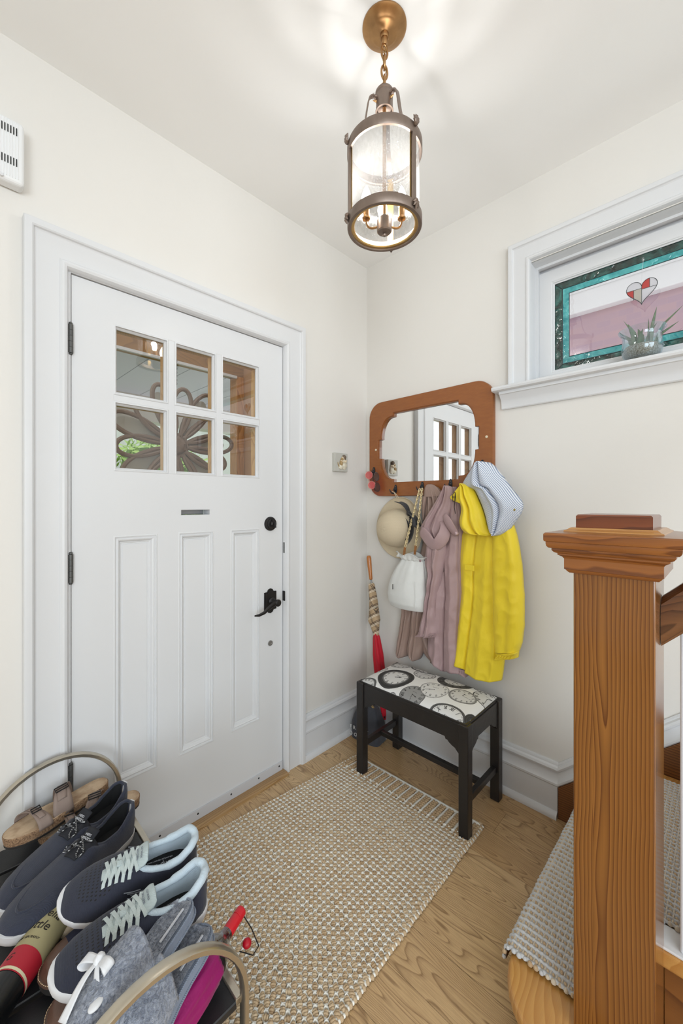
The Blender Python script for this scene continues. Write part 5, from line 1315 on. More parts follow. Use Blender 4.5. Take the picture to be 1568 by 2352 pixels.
def sg(name, c, tr_):
    n = NT(name); n.t.nodes.remove(n.b); a = n.n('ShaderNodeBsdfTransparent'); a.inputs[0].default_value = (*c, 1); b = n.n('ShaderNodeBsdfTranslucent'); b.inputs[0].default_value = (*c, 1)
    d_ = n.n('ShaderNodeBsdfDiffuse'); d_.inputs[0].default_value = (*c, 1)
    m0 = n.n('ShaderNodeMixShader'); m0.inputs[0].default_value = .5; n.L(b.outputs[0], m0.inputs[1]); n.L(d_.outputs[0], m0.inputs[2])
    m = n.n('ShaderNodeMixShader'); m.inputs[0].default_value = tr_; n.L(a.outputs[0], m.inputs[1]); n.L(m0.outputs[0], m.inputs[2]); n.L(m.outputs[0], n.o.inputs[0]); return n.m
red = sg('red_streaky_glass', (.86, .30, .28), .45); wht = sg('milky_white_glass', (.94, .94, .95), .5); crm = sg('cream_glass', (.86, .84, .78), .6)
glasspiece(lambda y, z: y > cy_ and z > 2.090, wht); glasspiece(lambda y, z: y > cy_+.024 and z <= 2.090, red); glasspiece(lambda y, z: cy_ < y <= cy_+.024 and z <= 2.090, crm)
glasspiece(lambda y, z: cy_-.024 <= y <= cy_ and z > 2.086, red); glasspiece(lambda y, z: y < cy_-.024 and z > 2.086, wht); glasspiece(lambda y, z: y <= cy_ and z <= 2.086, wht)
g = tube([(hx, a, b) for a, b in H_], .0012, 6, True)
for p, q in (((cy_, 2.029), (cy_, 2.103)), ((cy_, 2.090), (cy_+.045, 2.090)), ((cy_+.024, 2.090), (cy_+.024, 2.053)), ((cy_-.024, 2.086), (cy_-.024, 2.120)), ((cy_, 2.086), (cy_-.044, 2.086))): g.join(tube([(hx, *p), (hx, *q)], .0011, 6))
mk('lead_line', g, bpy.data.materials['lead_came'], ht, smooth=True)
mk('string', tube([(hx, cy_, 2.103), (hx+.006, cy_, 2.150), (hx+.03, cy_, 2.19), (.084, cy_, 2.212)], .0006, 5), M_trim, ht)
mk('clip', blob((.082, cy_, 2.214), (.004, .005, .008)), glassy('clear_clip', (.95,.95,.95), .2), ht, smooth=True)

bo = root('succulent_bowl', (-.004, -1.312, 1.804), 'small glass bowl of aloe succulents in grey gravel on the window sill', 'plant')
bc = (-.004, -1.312, 1.804); BS = 1.28
M_bowl = NT('clear_blown_glass'); n = M_bowl; n.t.nodes.remove(n.b)
lw = n.n('ShaderNodeLayerWeight'); lw.inputs[0].default_value = .35
tr = n.n('ShaderNodeBsdfTransparent'); tr.inputs[0].default_value = (.93, .96, .97, 1); gl = n.n('ShaderNodeBsdfGlossy'); gl.inputs['Roughness'].default_value = .03; gl.inputs[0].default_value = (.9, .95, 1, 1)
df = n.n('ShaderNodeBsdfTranslucent'); df.inputs[0].default_value = (.75, .85, .9, 1)
m0 = n.n('ShaderNodeMixShader'); m0.inputs[0].default_value = .4; n.L(gl.outputs[0], m0.inputs[1]); n.L(df.outputs[0], m0.inputs[2])
m = n.n('ShaderNodeMixShader'); n.L(n.math('ADD', n.math('MULTIPLY', lw.outputs['Facing'], .75), .06), m.inputs[0]); n.L(tr.outputs[0], m.inputs[1]); n.L(m0.outputs[0], m.inputs[2]); n.L(m.outputs[0], n.o.inputs[0])
mk('bowl', lathe([(0, .0), (.022, .001), (.036, .006), (.045, .018), (.049, .036), (.047, .052), (.045, .064), (.048, .076), (.055, .086), (.056, .0885), (.0535, .087), (.0465, .077), (.0430, .064), (.045, .052), (.047, .036), (.043, .020), (.034, .009), (0, .004)], (0,0,0), 48, M=Matrix.Translation(bc) @ Matrix.Scale(BS, 4)), n.m, bo, smooth=True)
gm = NT('pale_gravel'); f = gm.noise(gm.co(), 260, 3, .7); gm.set(col=gm.ramp(f, [(.35, srgb(120, 116, 108)), (.5, srgb(176, 166, 148)), (.65, srgb(214, 214, 212))]), rough=.9); gm.bump(f, .004)
mk('gravel', lathe([(0, .0045), (.020, .005), (.033, .010), (.042, .021), (.0455, .034), (.040, .041), (.020, .046), (0, .047)], (0,0,0), 40, M=Matrix.Translation(bc) @ Matrix.Scale(BS, 4)), gm.m, bo, smooth=True, kind='stuff')
M_aloe = NT('aloe_leaf'); f = M_aloe.noise(M_aloe.co(), 60, 2); M_aloe.set(col=M_aloe.mix(f, srgb(74, 92, 78), srgb(128, 146, 112)), rough=.55, sss=.05)
for px, py, hx_, hy, hz, w_ in ((.0, .012, .004, .032, .088, .008), (.0, -.020, -.004, -.014, .100, .012), (.004, -.014, .006, .0, .078, .008), (-.004, -.028, 0, -.062, .085, .008), (.0, .010, -.014, .038, .036, .008), (-.006, .006, -.022, -.012, .040, .008), (.006, .0, .018, .012, .060, .009), (-.004, .018, -.01, .034, .050, .007), (.002, -.008, .0, -.026, .058, .010), (-.010, .012, -.020, .016, .062, .008), (.0, -.03, .01, -.05, .05, .009)):
    a = Vector(bc) + Vector((px, py, .042))*BS; b = a + Vector((hx_, hy, hz))*BS; w_ *= 1.2; m_ = (a*.55+b*.45) + Vector((hx_*.1, -hy*.18, hz*.12))
    mk('leaf', sweep([a, a*.4+m_*.6, m_, m_*.45+b*.55, b], [(cos(q)*.35, sin(q)) for q in [2*pi*k/8 for k in range(8)]], scale=[w_*.7, w_*1.05, w_*.9, w_*.55, .0004], upv=(0, .3, 1)), M_aloe.m, bo, smooth=True)
# ---------------- shoe rack ----------------
ra = root('shoe_rack', (-1.53, -.445, 0), 'two tier shoe rack with champagne metal hoop ends and black slats', 'shoe rack')
M_ch = brass('champagne_metal', (200, 192, 176), (184, 176, 160), .3)
M_sl = plain('black_slat_plastic', (34, 34, 36), .42, nscale=400, ndist=.0003)
RX0, RX1 = -1.712, -1.352
def skew(y): return (y+.05)*.018   # the rack stands slightly askew
def hoop(y, x0, x1):
    r = (x1-x0)/2; c = (x0+x1)/2; pts = [(x1, y, .008), (x1, y, .15), (x1, y, .30), (x1, y, .318)]
    for i in range(1, 24): a = pi*i/24; pts.append((c + r*cos(a)**1, y, .318 + r*sin(a)))
    pts += [(x0, y, .318), (x0, y, .30), (x0, y, .15), (x0, y, .008)]
    sec = [(a*.0065, b*.0105) for a, b in ((-.6,-1),(.6,-1),(1,-.6),(1,.6),(.6,1),(-.6,1),(-1,.6),(-1,-.6))]
    # radial side thin, along y wide
    v = []; n_ = len(pts)
    for i, p in enumerate(pts):
        p = Vector(p); a = Vector(pts[max(i-1,0)]); b = Vector(pts[min(i+1,n_-1)]); t = (b-a).normalized(); nr = t.cross(Vector((0,1,0)))
        for q, w in sec: v.append(p + nr*q + Vector((0,1,0))*w)
    k = 8; f = [(i*k+q, i*k+(q+1)%k, (i+1)*k+(q+1)%k, (i+1)*k+q) for i in range(n_-1) for q in range(k)] + [tuple(range(k)), tuple((n_-1)*k+q for q in range(k))]
    return G().add(v, f)
for y in (-.052, -.848): mk('hoop_end', hoop(y, RX0+skew(y), RX1+skew(y)), M_ch, ra, smooth=True, angle=50)
for z in (.298, .110):
    for xs_, nm in ((RX1, 'side_rail'), (RX0, 'side_rail')):
        dx = -.006 if xs_ == RX1 else .006; g = G()
        v = []
        for y in (-.060, -.840):
            for a, b in ((-.008, -.007), (.008, -.007), (.008, .007), (-.008, .007)): v.append((xs_+dx+skew(y)+a, y, z+b))
        g.add(v, [(0,1,2,3),(7,6,5,4),(0,4,5,1),(1,5,6,2),(2,6,7,3),(3,7,4,0)]); mk(nm, g, M_ch, ra, bevel=.002)
    k = 0
    while k < 8:
        ya = -.062 - k*.0985; yb = ya - .088; g = G(); v = []
        x0, x1 = RX0+.014+skew(ya), RX1-.0145+skew(ya)
        prof = [(0, -.012), (0, 0), (.002, .002), (.086, .002), (.088, 0), (.088, -.012), (.086, -.012), (.086, -.002), (.002, -.002), (.002, -.012)]
        for x in np.linspace(x0, x1, 9):
            sag = -.004*(1-((x-(x0+x1)/2)/((x1-x0)/2))**2)
            for a, b in prof: v.append((x, ya-a + (x-x1)*-.03, z+.001+b+sag))
        m = len(prof); f = [(i*m+q, i*m+(q+1)%m, (i+1)*m+(q+1)%m, (i+1)*m+q) for i in range(8) for q in range(m)] + [tuple(range(m)), tuple(8*m+q for q in range(m))]
        mk('slat', g.add(v, f), M_sl, ra, bevel=0)
        k += 1
ft = plain('black_rubber_foot', (20, 20, 20), .8)
for y in (-.052, -.848):
    for x in (RX0, RX1): mk('foot', box(x+skew(y)-.010, x+skew(y)+.010, y-.013, y+.013, .0, .012), ft, ra, bevel=.002)

# ---------------- shoe builder ----------------
def interp(tab, t):
    return float(np.interp(t, [p[0] for p in tab], [p[1] for p in tab]))
OUT = [(0, .0), (.006, .22), (.02, .40), (.05, .56), (.10, .66), (.2, .70), (.32, .70), (.45, .78), (.58, .94), (.68, 1.0), (.78, .97), (.87, .84), (.94, .62), (.975, .42), (.992, .22), (1, 0)]
def outline(L, Wd, n=60, k=1.0, bend=.06):
    # clustered at both ends so heel and toe stay round
    ts = [.5-.5*cos(pi*i/n) for i in range(n+1)]
    up = [(L*(t-.5), k*Wd/2*interp(OUT, t)*(1) + bend*Wd*sin(pi*t)**2*0) for t in ts]
    return up + [(x, -y) for x, y in reversed(up[1:-1])]
def solemesh(L, Wd, zs, spring=.012, hs=0, curve=.0):
    """zs list of (z, scale)"""
    g = G(); K = None
    for z, s in zs:
        o = outline(L, Wd); K = len(o)
        for x, y in o:
            t = x/L+.5; zz = z + spring*max(0, (t-.72)/.28)**2 + hs*max(0, (.3-t)/.3)**2
            g.v.append((x*(1+(s-1)*Wd/L*.9), y*s + curve*sin(pi*t), zz))
    for a in range(len(zs)-1):
        for i in range(K): g.f.append((a*K+i, a*K+(i+1)%K, (a+1)*K+(i+1)%K, (a+1)*K+i))
    g.f.append(tuple(range(K))[::-1]); g.f.append(tuple((len(zs)-1)*K+i for i in range(K))); g.m = [0]*len(g.f)
    return g
def uppermesh(L, Wd, zb, hgt, opn, p=.75, q=.8, nt=46, ns=9, wk=.97, spring=.012, hs=0, curve=0, t0=.0, t1=1.0):
    g = G(); ts = [t0 + (t1-t0)*(.5-.5*cos(pi*i/nt)) for i in range(nt+1)]; rim_l, rim_r = [], []; row = 2*(ns+1)
    for t in ts:
        w = Wd/2*wk*interp(OUT, min(max(t, .004), .996)); h = interp(hgt, t); o = min(interp(opn, t), w*.86); b = zb + spring*max(0, (t-.72)/.28)**2 + hs*max(0, (.3-t)/.3)**2
        x = L*(t-.5)*.985; pt = []
        for i in range(ns+1):
            f = i/ns*pi/2; y = o + (w-o)*cos(f)**p; z = b + (h-b)*sin(f)**q; pt.append((y, z))
        # lean of the heel counter
        for y, z in pt: g.v.append((x, -y + curve*sin(pi*t), z))
        for y, z in reversed(pt): g.v.append((x, y + curve*sin(pi*t), z))
        if o > .004: rim_r.append((x, -pt[-1][0]+curve*sin(pi*t), pt[-1][1])); rim_l.append((x, pt[-1][0]+curve*sin(pi*t), pt[-1][1]))
    for j in range(nt):
        tm = (ts[j]+ts[j+1])/2; op = interp(opn, tm) > .004
        for i in range(row-1):
            if i == ns and op: continue
            a = j*row+i; g.f.append((a, a+1, a+row+1, a+row))
    g.m = [0]*len(g.f); return g, rim_r + rim_l[::-1]
def place(heel, toe, roll=0, side=1, L=None):
    h, t = Vector(heel), Vector(toe); x = (t-h).normalized(); up = Vector((0,0,1)); y = up.cross(x).normalized(); z = x.cross(y)
    M = Matrix(((x.x, y.x, z.x, (h.x+t.x)/2), (x.y, y.y, z.y, (h.y+t.y)/2), (x.z, y.z, z.z, (h.z+t.z)/2), (0,0,0,1)))
    return M @ Matrix.Rotation(roll, 4, 'X')
def knit():
    n = NT('navy_knit'); t = n.n('ShaderNodeTexCoord'); s = n.n('ShaderNodeSeparateXYZ'); n.L(t.outputs['Object'], s.inputs[0])
    x, y = s.outputs[0], s.outputs[1]
    a = n.math('MULTIPLY', x, 115); b = n.math('MULTIPLY', y, 150)
    row_ = n.math('FLOOR', a); bx = n.math('ADD', b, n.math('MULTIPLY', n.math('MODULO', row_, 2), .5))
    fx = n.math('SUBTRACT', n.math('FRACT', a), .5); fy = n.math('SUBTRACT', n.math('FRACT', bx), .5)
    r = n.math('SQRT', n.math('ADD', n.math('MULTIPLY', n.math('MULTIPLY', fx, fx), .8), n.math('MULTIPLY', fy, fy)))
    hole_ = n.math('LESS_THAN', r, .24)
    # only over the toe box
    ex = n.math('DIVIDE', n.math('SUBTRACT', x, .060), .048); ey = n.math('DIVIDE', y, .042); rr = n.math('ADD', n.math('MULTIPLY', ex, ex), n.math('MULTIPLY', ey, ey)); zone = n.math('LESS_THAN', rr, 1)
    hm = n.math('MULTIPLY', hole_, zone); f = n.noise(n.co(scale=(1, 1, 1)), 420, 2)
    w = n.n('ShaderNodeTexWave', iVector=t.outputs['Object'], iScale=180); w.bands_direction = 'X'
    c = n.mix(n.math('MULTIPLY', f, .6), srgb(34, 37, 52), srgb(48, 52, 70)); c = n.mix(hm, c, srgb(10, 10, 14)); n.set(col=c, rough=.85, sheen=.15)
    n.bump(n.math('SUBTRACT', n.math('MULTIPLY', w.outputs['Fac'], .25), n.math('MULTIPLY', hm, 1.5)), .0012, .7); return n.m
M_knit = knit(); M_lblue = fabric('pale_blue_padding', (196, 210, 220), 1400, .85, .0003, .04); M_tong = fabric('pale_grey_green_tongue', (184, 196, 196), 1500, .85, .0003, .05)
M_wsole = plain('white_foam_sole', (222, 222, 224), .5, nscale=90, ndist=.0006); M_insole = plain('black_insole', (24, 24, 26), .9); M_lace = fabric('pale_grey_lace', (196, 206, 204), 2200, .8, .0003, .05)
M_refl = plain('grey_logo_print', (120, 126, 136), .4, .2); M_wpr = plain('white_insole_print', (200, 200, 204), .7)
def sneaker(M, label, mirror=1, extra=True):
    rt = lroot('sneaker', M, label, 'shoe', 'navy sneakers with pale blue lining'); L, Wd = .288, .116
    mk('sole', solemesh(L, Wd, [(0, .86), (.003, .95), (.009, 1.0), (.016, 1.03), (.022, 1.035), (.0275, 1.02), (.029, .98), (.029, .9)], hs=.004), M_wsole, rt, smooth=True, angle=50)
    hg = [(0, .094), (.02, .100), (.06, .096), (.14, .080), (.25, .072), (.36, .076), (.43, .082), (.46, .088), (.60, .078), (.72, .066), (.84, .055), (.93, .046), (1, .034)]
    op = [(0, .0), (.015, .010), (.05, .024), (.12, .030), (.22, .031), (.33, .028), (.42, .022), (.455, .014), (.47, 0), (1, 0)]
    u, rim = uppermesh(L, Wd, .024, hg, op, .70, .78, wk=1.0, hs=.004)
    mk('upper', u, [M_knit], rt, smooth=True, solid=.003, angle=180)
    rim = [(x, y, z+.001) for x, y, z in rim]
    rr = [.0085 if x < -L*.28 else .0065 for x, y, z in rim]
    mk('collar', tube(rim, rr, 12, closed=True), M_lblue, rt, smooth=True, angle=180)
    # heel cup lining sloping down inside
    def lin(a, t):
        k = a*(len(rim)-1); i = min(int(k), len(rim)-2); f = k-i; p = Vector(rim[i])*(1-f)+Vector(rim[i+1])*f
        c = Vector((-.055, 0, .036)); q = Vector((p.x*.90-.004, p.y*.92, .036)); return tuple(p*(1-t)+q*t)
    mk('lining', grid(lin, 60, 5), M_lblue, rt, smooth=True, angle=180)
    ins = [(x*.93, y*.80, .036) for x, y in outline(L, Wd)]; g = G().add(ins, [tuple(range(len(ins)))])
    io = mk('insole', g, M_insole, rt)
    if extra:
        IM = Matrix.Translation((-.060, -.008, .0368)) @ Matrix.Rotation(R(90), 4, 'Z')
        mk('insole_print', fontmesh('SKECHERS', .0105, Matrix.Translation((-.062, .012, .0368)) @ Matrix.Rotation(R(0), 4, 'Z'), .0002).join(fontmesh('Slip-ins', .017, Matrix.Translation((-.060, -.003, .0368)), .0002)).join(fontmesh('AIR-COOLED MEMORY FOAM', .0042, Matrix.Translation((-.060, -.016, .0368)), .0002)), M_wpr, io)
    # tongue
    def topz(t): return interp(hg, t)
    def tng(a, t):
        tt = .70 - .33*t; x = L*(tt-.5); w = .019 + .007*min(1, t*1.1) - .006*max(0, (t-.9)/.1)**2; y = (a-.5)*2*w
        z = topz(max(tt, .47)) + .0015 - .010*(a-.5)**2*4*(1-.3*t) + (.016*max(0, (t-.72)/.28) if t > .72 else 0)
        return (x, y, z)
    tg = mk('tongue', grid(tng, 14, 26), M_tong, rt, smooth=True, solid=.005, angle=180)
    TM = Matrix.Translation((L*(.435-.5), 0, topz(.47)+.0115)) @ Matrix.Rotation(R(-90), 4, 'Z') @ Matrix.Rotation(R(-22), 4, 'X')
    mk('tongue_print', fontmesh('SKECHERS', .0056, TM @ Matrix.Rotation(pi, 4, 'Z') @ Matrix.Translation((0, -.004, .0005)), .0003).join(fontmesh('GO WALK', .0056, TM @ Matrix.Rotation(pi, 4, 'Z') @ Matrix.Translation((0, .005, .0005)), .0003)).join(box(0, 0, 0, 0, 0, 0) if False else G()), M_refl, tg)
    # laces
    for i in range(5):
        t = .672 - i*.046; x = L*(t-.5); z = topz(t)+.0068; w = .031+.0008*i
        sec = [(-.0011, -.0036), (.0011, -.0036), (.0011, .0036), (-.0011, .0036)]
        for sg in (1, -1):
            pts = [(x+.004, -w*sg, z-.0145), (x+.002, -w*.72*sg, z-.0035), (x-.005, 0, z+.0012+.0008*sg), (x-.011, w*.66*sg, z-.002), (x-.013, w*.80*sg, z-.0075)]
            mk('lace', sweep(pts, sec, upv=(0,0,1)), M_lace, rt, smooth=False, bevel=.0006)
    mk('lace_loop', box(L*(.575-.5)-.005, L*(.575-.5)+.006, -.006, .006, topz(.57)+.006, topz(.57)+.0105), M_tong, tg, bevel=.0012)
    # side swoosh of three strokes
    for sg in (1, -1):
        g = G()
        for i, (xa, xb, dz) in enumerate(((-.022, .010, .006), (-.028, .004, .0), (-.020, -.002, -.006))):
            g.join(tube([(xa, sg*(Wd*.372+.003), .048+dz), ((xa+xb)/2, sg*(Wd*.39+.003), .052+dz), (xb, sg*(Wd*.40+.003), .058+dz)], .0013, 6))
        mk('side_logo', g, M_refl, rt, smooth=True)
    return rt
sneaker(place((-1.368, -.690, .374), (-1.648, -.632, .374), R(-4)), 'navy mesh sneaker with pale laces, nearer of the pair, beside the fluffy slipper')
sneaker(place((-1.340, -.590, .388), (-1.602, -.478, .382), R(-15)), 'navy mesh sneaker with pale laces, farther of the pair, next to the moccasin shoes')

# moccasin style pair
M_navy = fabric('navy_canvas', (42, 46, 62), 1500, .85, .0004, .14); M_navd = plain('black_navy_trim', (26, 27, 34), .8)
n = NT('speckled_cord'); w = n.n('ShaderNodeTexWave', iVector=n.co(), iScale=110); w.bands_direction = 'DIAGONAL'; n.set(col=n.ramp(w.outputs['Fac'], [(.7, srgb(18, 18, 20)), (.8, srgb(190, 190, 190))]), rough=.8); M_cord = n.m
def moc(M, label):
    rt = lroot('moccasin_shoe', M, label, 'shoe', 'navy laced moccasin shoes'); L, Wd = .345, .114
    mk('sole', solemesh(L, Wd, [(0, .90), (.003, .98), (.012, 1.02), (.022, 1.04), (.0235, .98)], spring=.010), plain('pale_grey_sole', (196, 196, 198), .55) if 'pale_grey_sole' not in bpy.data.materials else bpy.data.materials['pale_grey_sole'], rt, smooth=True, angle=50)
    hg = [(0, .088), (.02, .094), (.08, .084), (.2, .062), (.34, .064), (.42, .078), (.46, .084), (.55, .074), (.68, .062), (.80, .056), (.90, .050), (.97, .042), (1, .030)]
    op = [(0, .0), (.015, .010), (.05, .022), (.15, .029), (.28, .030), (.38, .027), (.45, .018), (.47, 0), (1, 0)]
    u, rim = uppermesh(L, Wd, .018, hg, op, .62, .80, wk=1.0)
    mk('upper', u, M_navy, rt, smooth=True, solid=.0025, angle=180)
    mk('collar', tube(rim, .0042, 10, closed=True), M_navy, rt, smooth=True, angle=180)
    def lin(a, t):
        k = a*(len(rim)-1); i = min(int(k), len(rim)-2); f = k-i; p = Vector(rim[i])*(1-f)+Vector(rim[i+1])*f; q = Vector((p.x*.94-.002, p.y*.95, .03)); return tuple(p*(1-t)+q*t)
    li = mk('lining', grid(lin, 60, 5), M_insole, rt, smooth=True, angle=180)
    ins = [(x*.93, y*.80, .030) for x, y in outline(L, Wd)]; mk('insole', G().add(ins, [tuple(range(len(ins)))]), M_insole, rt)
    mk('lining_print', boxes(*[(-.095+i*.0042, -.0925+i*.0042, .030, .0325, .046+j*.0045, .0485+j*.0045) for i in range(9) for j in range(3)]), plain('dim_grey_print', (90, 92, 96), .8) if 'dim_grey_print' not in bpy.data.materials else bpy.data.materials['dim_grey_print'], li)
    # raised apron seam round the vamp
    ap = []
    for i in range(33):
        a = -pi/2 + pi*i/32; t = .50 + .40*cos(a)**.8; y = .036*sin(a)*(1 if True else 1); x = L*(t-.5)
        w_ = Wd/2*interp(OUT, t); yy = max(-.97*w_, min(.97*w_, y)); h = interp(hg, t); k = min(1, abs(yy)/w_); z = .018 + (h-.018)*(1-k**2.2)**.42
        ap.append((x, yy, z+.001))
    sm_ = mk('apron_seam', tube(ap, .0026, 8), M_navy, rt, smooth=True, angle=180)
    # quarter overlay with eyelets and laces
    for sg in (1, -1):
        pts = [(L*(t-.5), sg*(.013+.016*k), interp(hg, t)+.003-.012*k) for t, k in ((.44, 0), (.44, 1))]
        def qf(a, t): tt = .40+.13*a; return (L*(tt-.5), sg*(.012+.024*t), interp(hg, max(tt, .46))+.0035-.020*t**1.6 - .0*a)
        fl_ = mk('eyestay', grid(qf, 8, 8), M_navd, rt, smooth=True, solid=.002, angle=180)
        for tt in (.425, .495): mk('eyelet', lathe([(.0015, 0), (.004, .0), (.004, .0015), (.0015, .0015)], (L*(tt-.5), sg*.018, interp(hg, max(tt, .46))+.003), 12), M_black, fl_)
    for a, b in (((.425, 1), (.495, -1)), ((.425, -1), (.495, 1)), ((.495, 1), (.495, -1)), ((.425, 1), (.425, -1))):
        p = [Vector((L*(q[0]-.5), q[1]*.018, interp(hg, max(q[0], .46))+.005)) for q in (a, b)]; mid = (p[0]+p[1])/2 + Vector((0, 0, .004))
        mk('lace', tube([p[0], mid, p[1]], .0016, 6), M_cord, rt, smooth=True)
    for sg in (1, -1):
        mk('lace', tube([(L*(.495-.5), sg*.018, .088), (L*(.52-.5), sg*.026, .086), (L*(.56-.5), sg*.022, .082), (L*(.54-.5), sg*.012, .084), (L*(.50-.5), sg*.006, .088)], .0016, 6), M_cord, rt, smooth=True)
    def tf(a, t): tt = .56-.20*t; return (L*(tt-.5), (a-.5)*.034, interp(hg, max(tt, .47))+.004+.014*max(0, (t-.6)/.4)-.012*(a-.5)**2)
    tg = mk('tongue', grid(tf, 10, 18), M_navd, rt, smooth=True, solid=.003, angle=180)
    TM = Matrix.Translation((L*(.425-.5), 0, .0935)) @ Matrix.Rotation(R(-90), 4, 'Z') @ Matrix.Rotation(R(-20), 4, 'X')
    mk('tongue_print', fontmesh('HERS', .0078, TM @ Matrix.Rotation(pi, 4, 'Z') @ Matrix.Translation((0, .0045, .001)), .0003).join(fontmesh('WALK', .0078, TM @ Matrix.Rotation(pi, 4, 'Z') @ Matrix.Translation((0, -.0045, .001)), .0003)), M_wpr, tg)
    mk('heel_tab', box(-L*.5-.003, -L*.5+.001, -.007, .007, .035, .092), M_wsole, rt, bevel=.001)
moc(place((-1.388, -.275, .325), (-1.712, -.440, .345), R(-4)), 'navy canvas laced moccasin shoe, nearer one of its pair, lying over the bottle umbrella')
moc(place((-1.374, -.180, .335), (-1.708, -.335, .325), R(-8)), 'navy canvas laced moccasin shoe, farther one of its pair, next to the taupe sandals')

# brown welted shoes under the sneakers
M_bl = plain('brown_waxed_leather', (92, 66, 54), .45, nscale=120, ndist=.001, var=.15); M_gs = plain('grey_brown_suede', (104, 94, 88), .9, nscale=500, ndist=.0008, var=.1); M_nv = plain('dark_navy_suede', (34, 38, 60), .9, nscale=500, ndist=.0006)
M_sti = plain('pale_welt_thread', (206, 176, 140), .7); M_dk = plain('dark_rubber_sole', (40, 36, 34), .7)
def boot(M, label):
    rt = lroot('leather_shoe', M, label, 'shoe', 'brown and navy welted shoes'); L, Wd = .275, .104
    mk('sole', solemesh(L, Wd, [(0, .95), (.002, 1.0), (.013, 1.03), (.0135, 1.05), (.018, 1.05), (.019, .9)], spring=.006), M_dk, rt, smooth=True, angle=40)
    hg = [(0, .062), (.03, .068), (.12, .062), (.25, .056), (.36, .060), (.45, .064), (.6, .056), (.75, .052), (.88, .048), (.96, .042), (1, .026)]
    op = [(0, .0), (.02, .012), (.06, .022), (.2, .028), (.35, .024), (.43, .010), (.46, 0), (1, 0)]
    u, rim = uppermesh(L, Wd, .018, hg, op, .6, .8, wk=.99, spring=.006)
    # heel quarter suede, vamp navy, toe leather
    row = 20
    ts = [.5-.5*cos(pi*i/46) for i in range(47)]
    u.m = [0 if ts[min(46, min(f)//row)] > .80 else (2 if ts[min(46, min(f)//row)] < .26 else 1) for f in u.f]
    mk('upper', u, [M_bl, M_nv, M_gs], rt, smooth=True, solid=.002, angle=180)
    mk('collar', tube(rim, .003, 8, closed=True), M_nv, rt, smooth=True)
    we = mk('welt', solemesh(L, Wd, [(.0175, 1.06), (.019, 1.08), (.022, 1.07), (.0225, .9)], spring=.006), M_bl, rt, smooth=True, angle=40)
    o = outline(L, Wd, 60); g = G(); n_ = len(o)
    for i in range(n_):
        x, y = o[i]; x2, y2 = o[(i+1) % n_]; t = x/L+.5; z = .0232 + .006*max(0, (t-.72)/.28)**2
        d = Vector((x2-x, y2-y, 0)); 
        m_ = max(1, int(d.length/.0055))
        for q in range(m_):
            a = Vector((x*1.015, y*1.025, z)) + d*(q+.2)/m_*1.0; b = Vector((x*1.015, y*1.025, z)) + d*(q+.75)/m_
            g.join(tube([a, b], .0008, 5))
    mk('welt_stitching', g, M_sti, we)
boot(place((-1.382, -.655, .304), (-1.652, -.640, .304)), 'brown welted shoe lying under the nearer navy sneaker')
boot(place((-1.375, -.540, .304), (-1.648, -.545, .304)), 'brown welted shoe lying under the farther navy sneaker')

# pale slip on peeking out between the pairs
pr = lroot('slip_on_shoe', place((-1.42, -.405, .304), (-1.600, -.455, .304)), 'pale beige slip-on toe peeking out between moccasin and sneaker', 'shoe')
mk('sole', solemesh(.20, .080, [(0, .95), (.004, 1.0), (.012, 1.02), (.013, .95)]), plain('beige_rubber', (206, 186, 158), .6), pr, smooth=True, angle=50)
u, rim = uppermesh(.20, .080, .012, [(0, .03), (.5, .034), (.8, .040), (1, .024)], [(0, .0), (.03, .015), (.4, .028), (.60, .01), (.64, 0), (1, 0)], wk=.97)
mk('upper', u, plain('beige_suede', (210, 190, 164), .85), pr, smooth=True, solid=.002, angle=180)

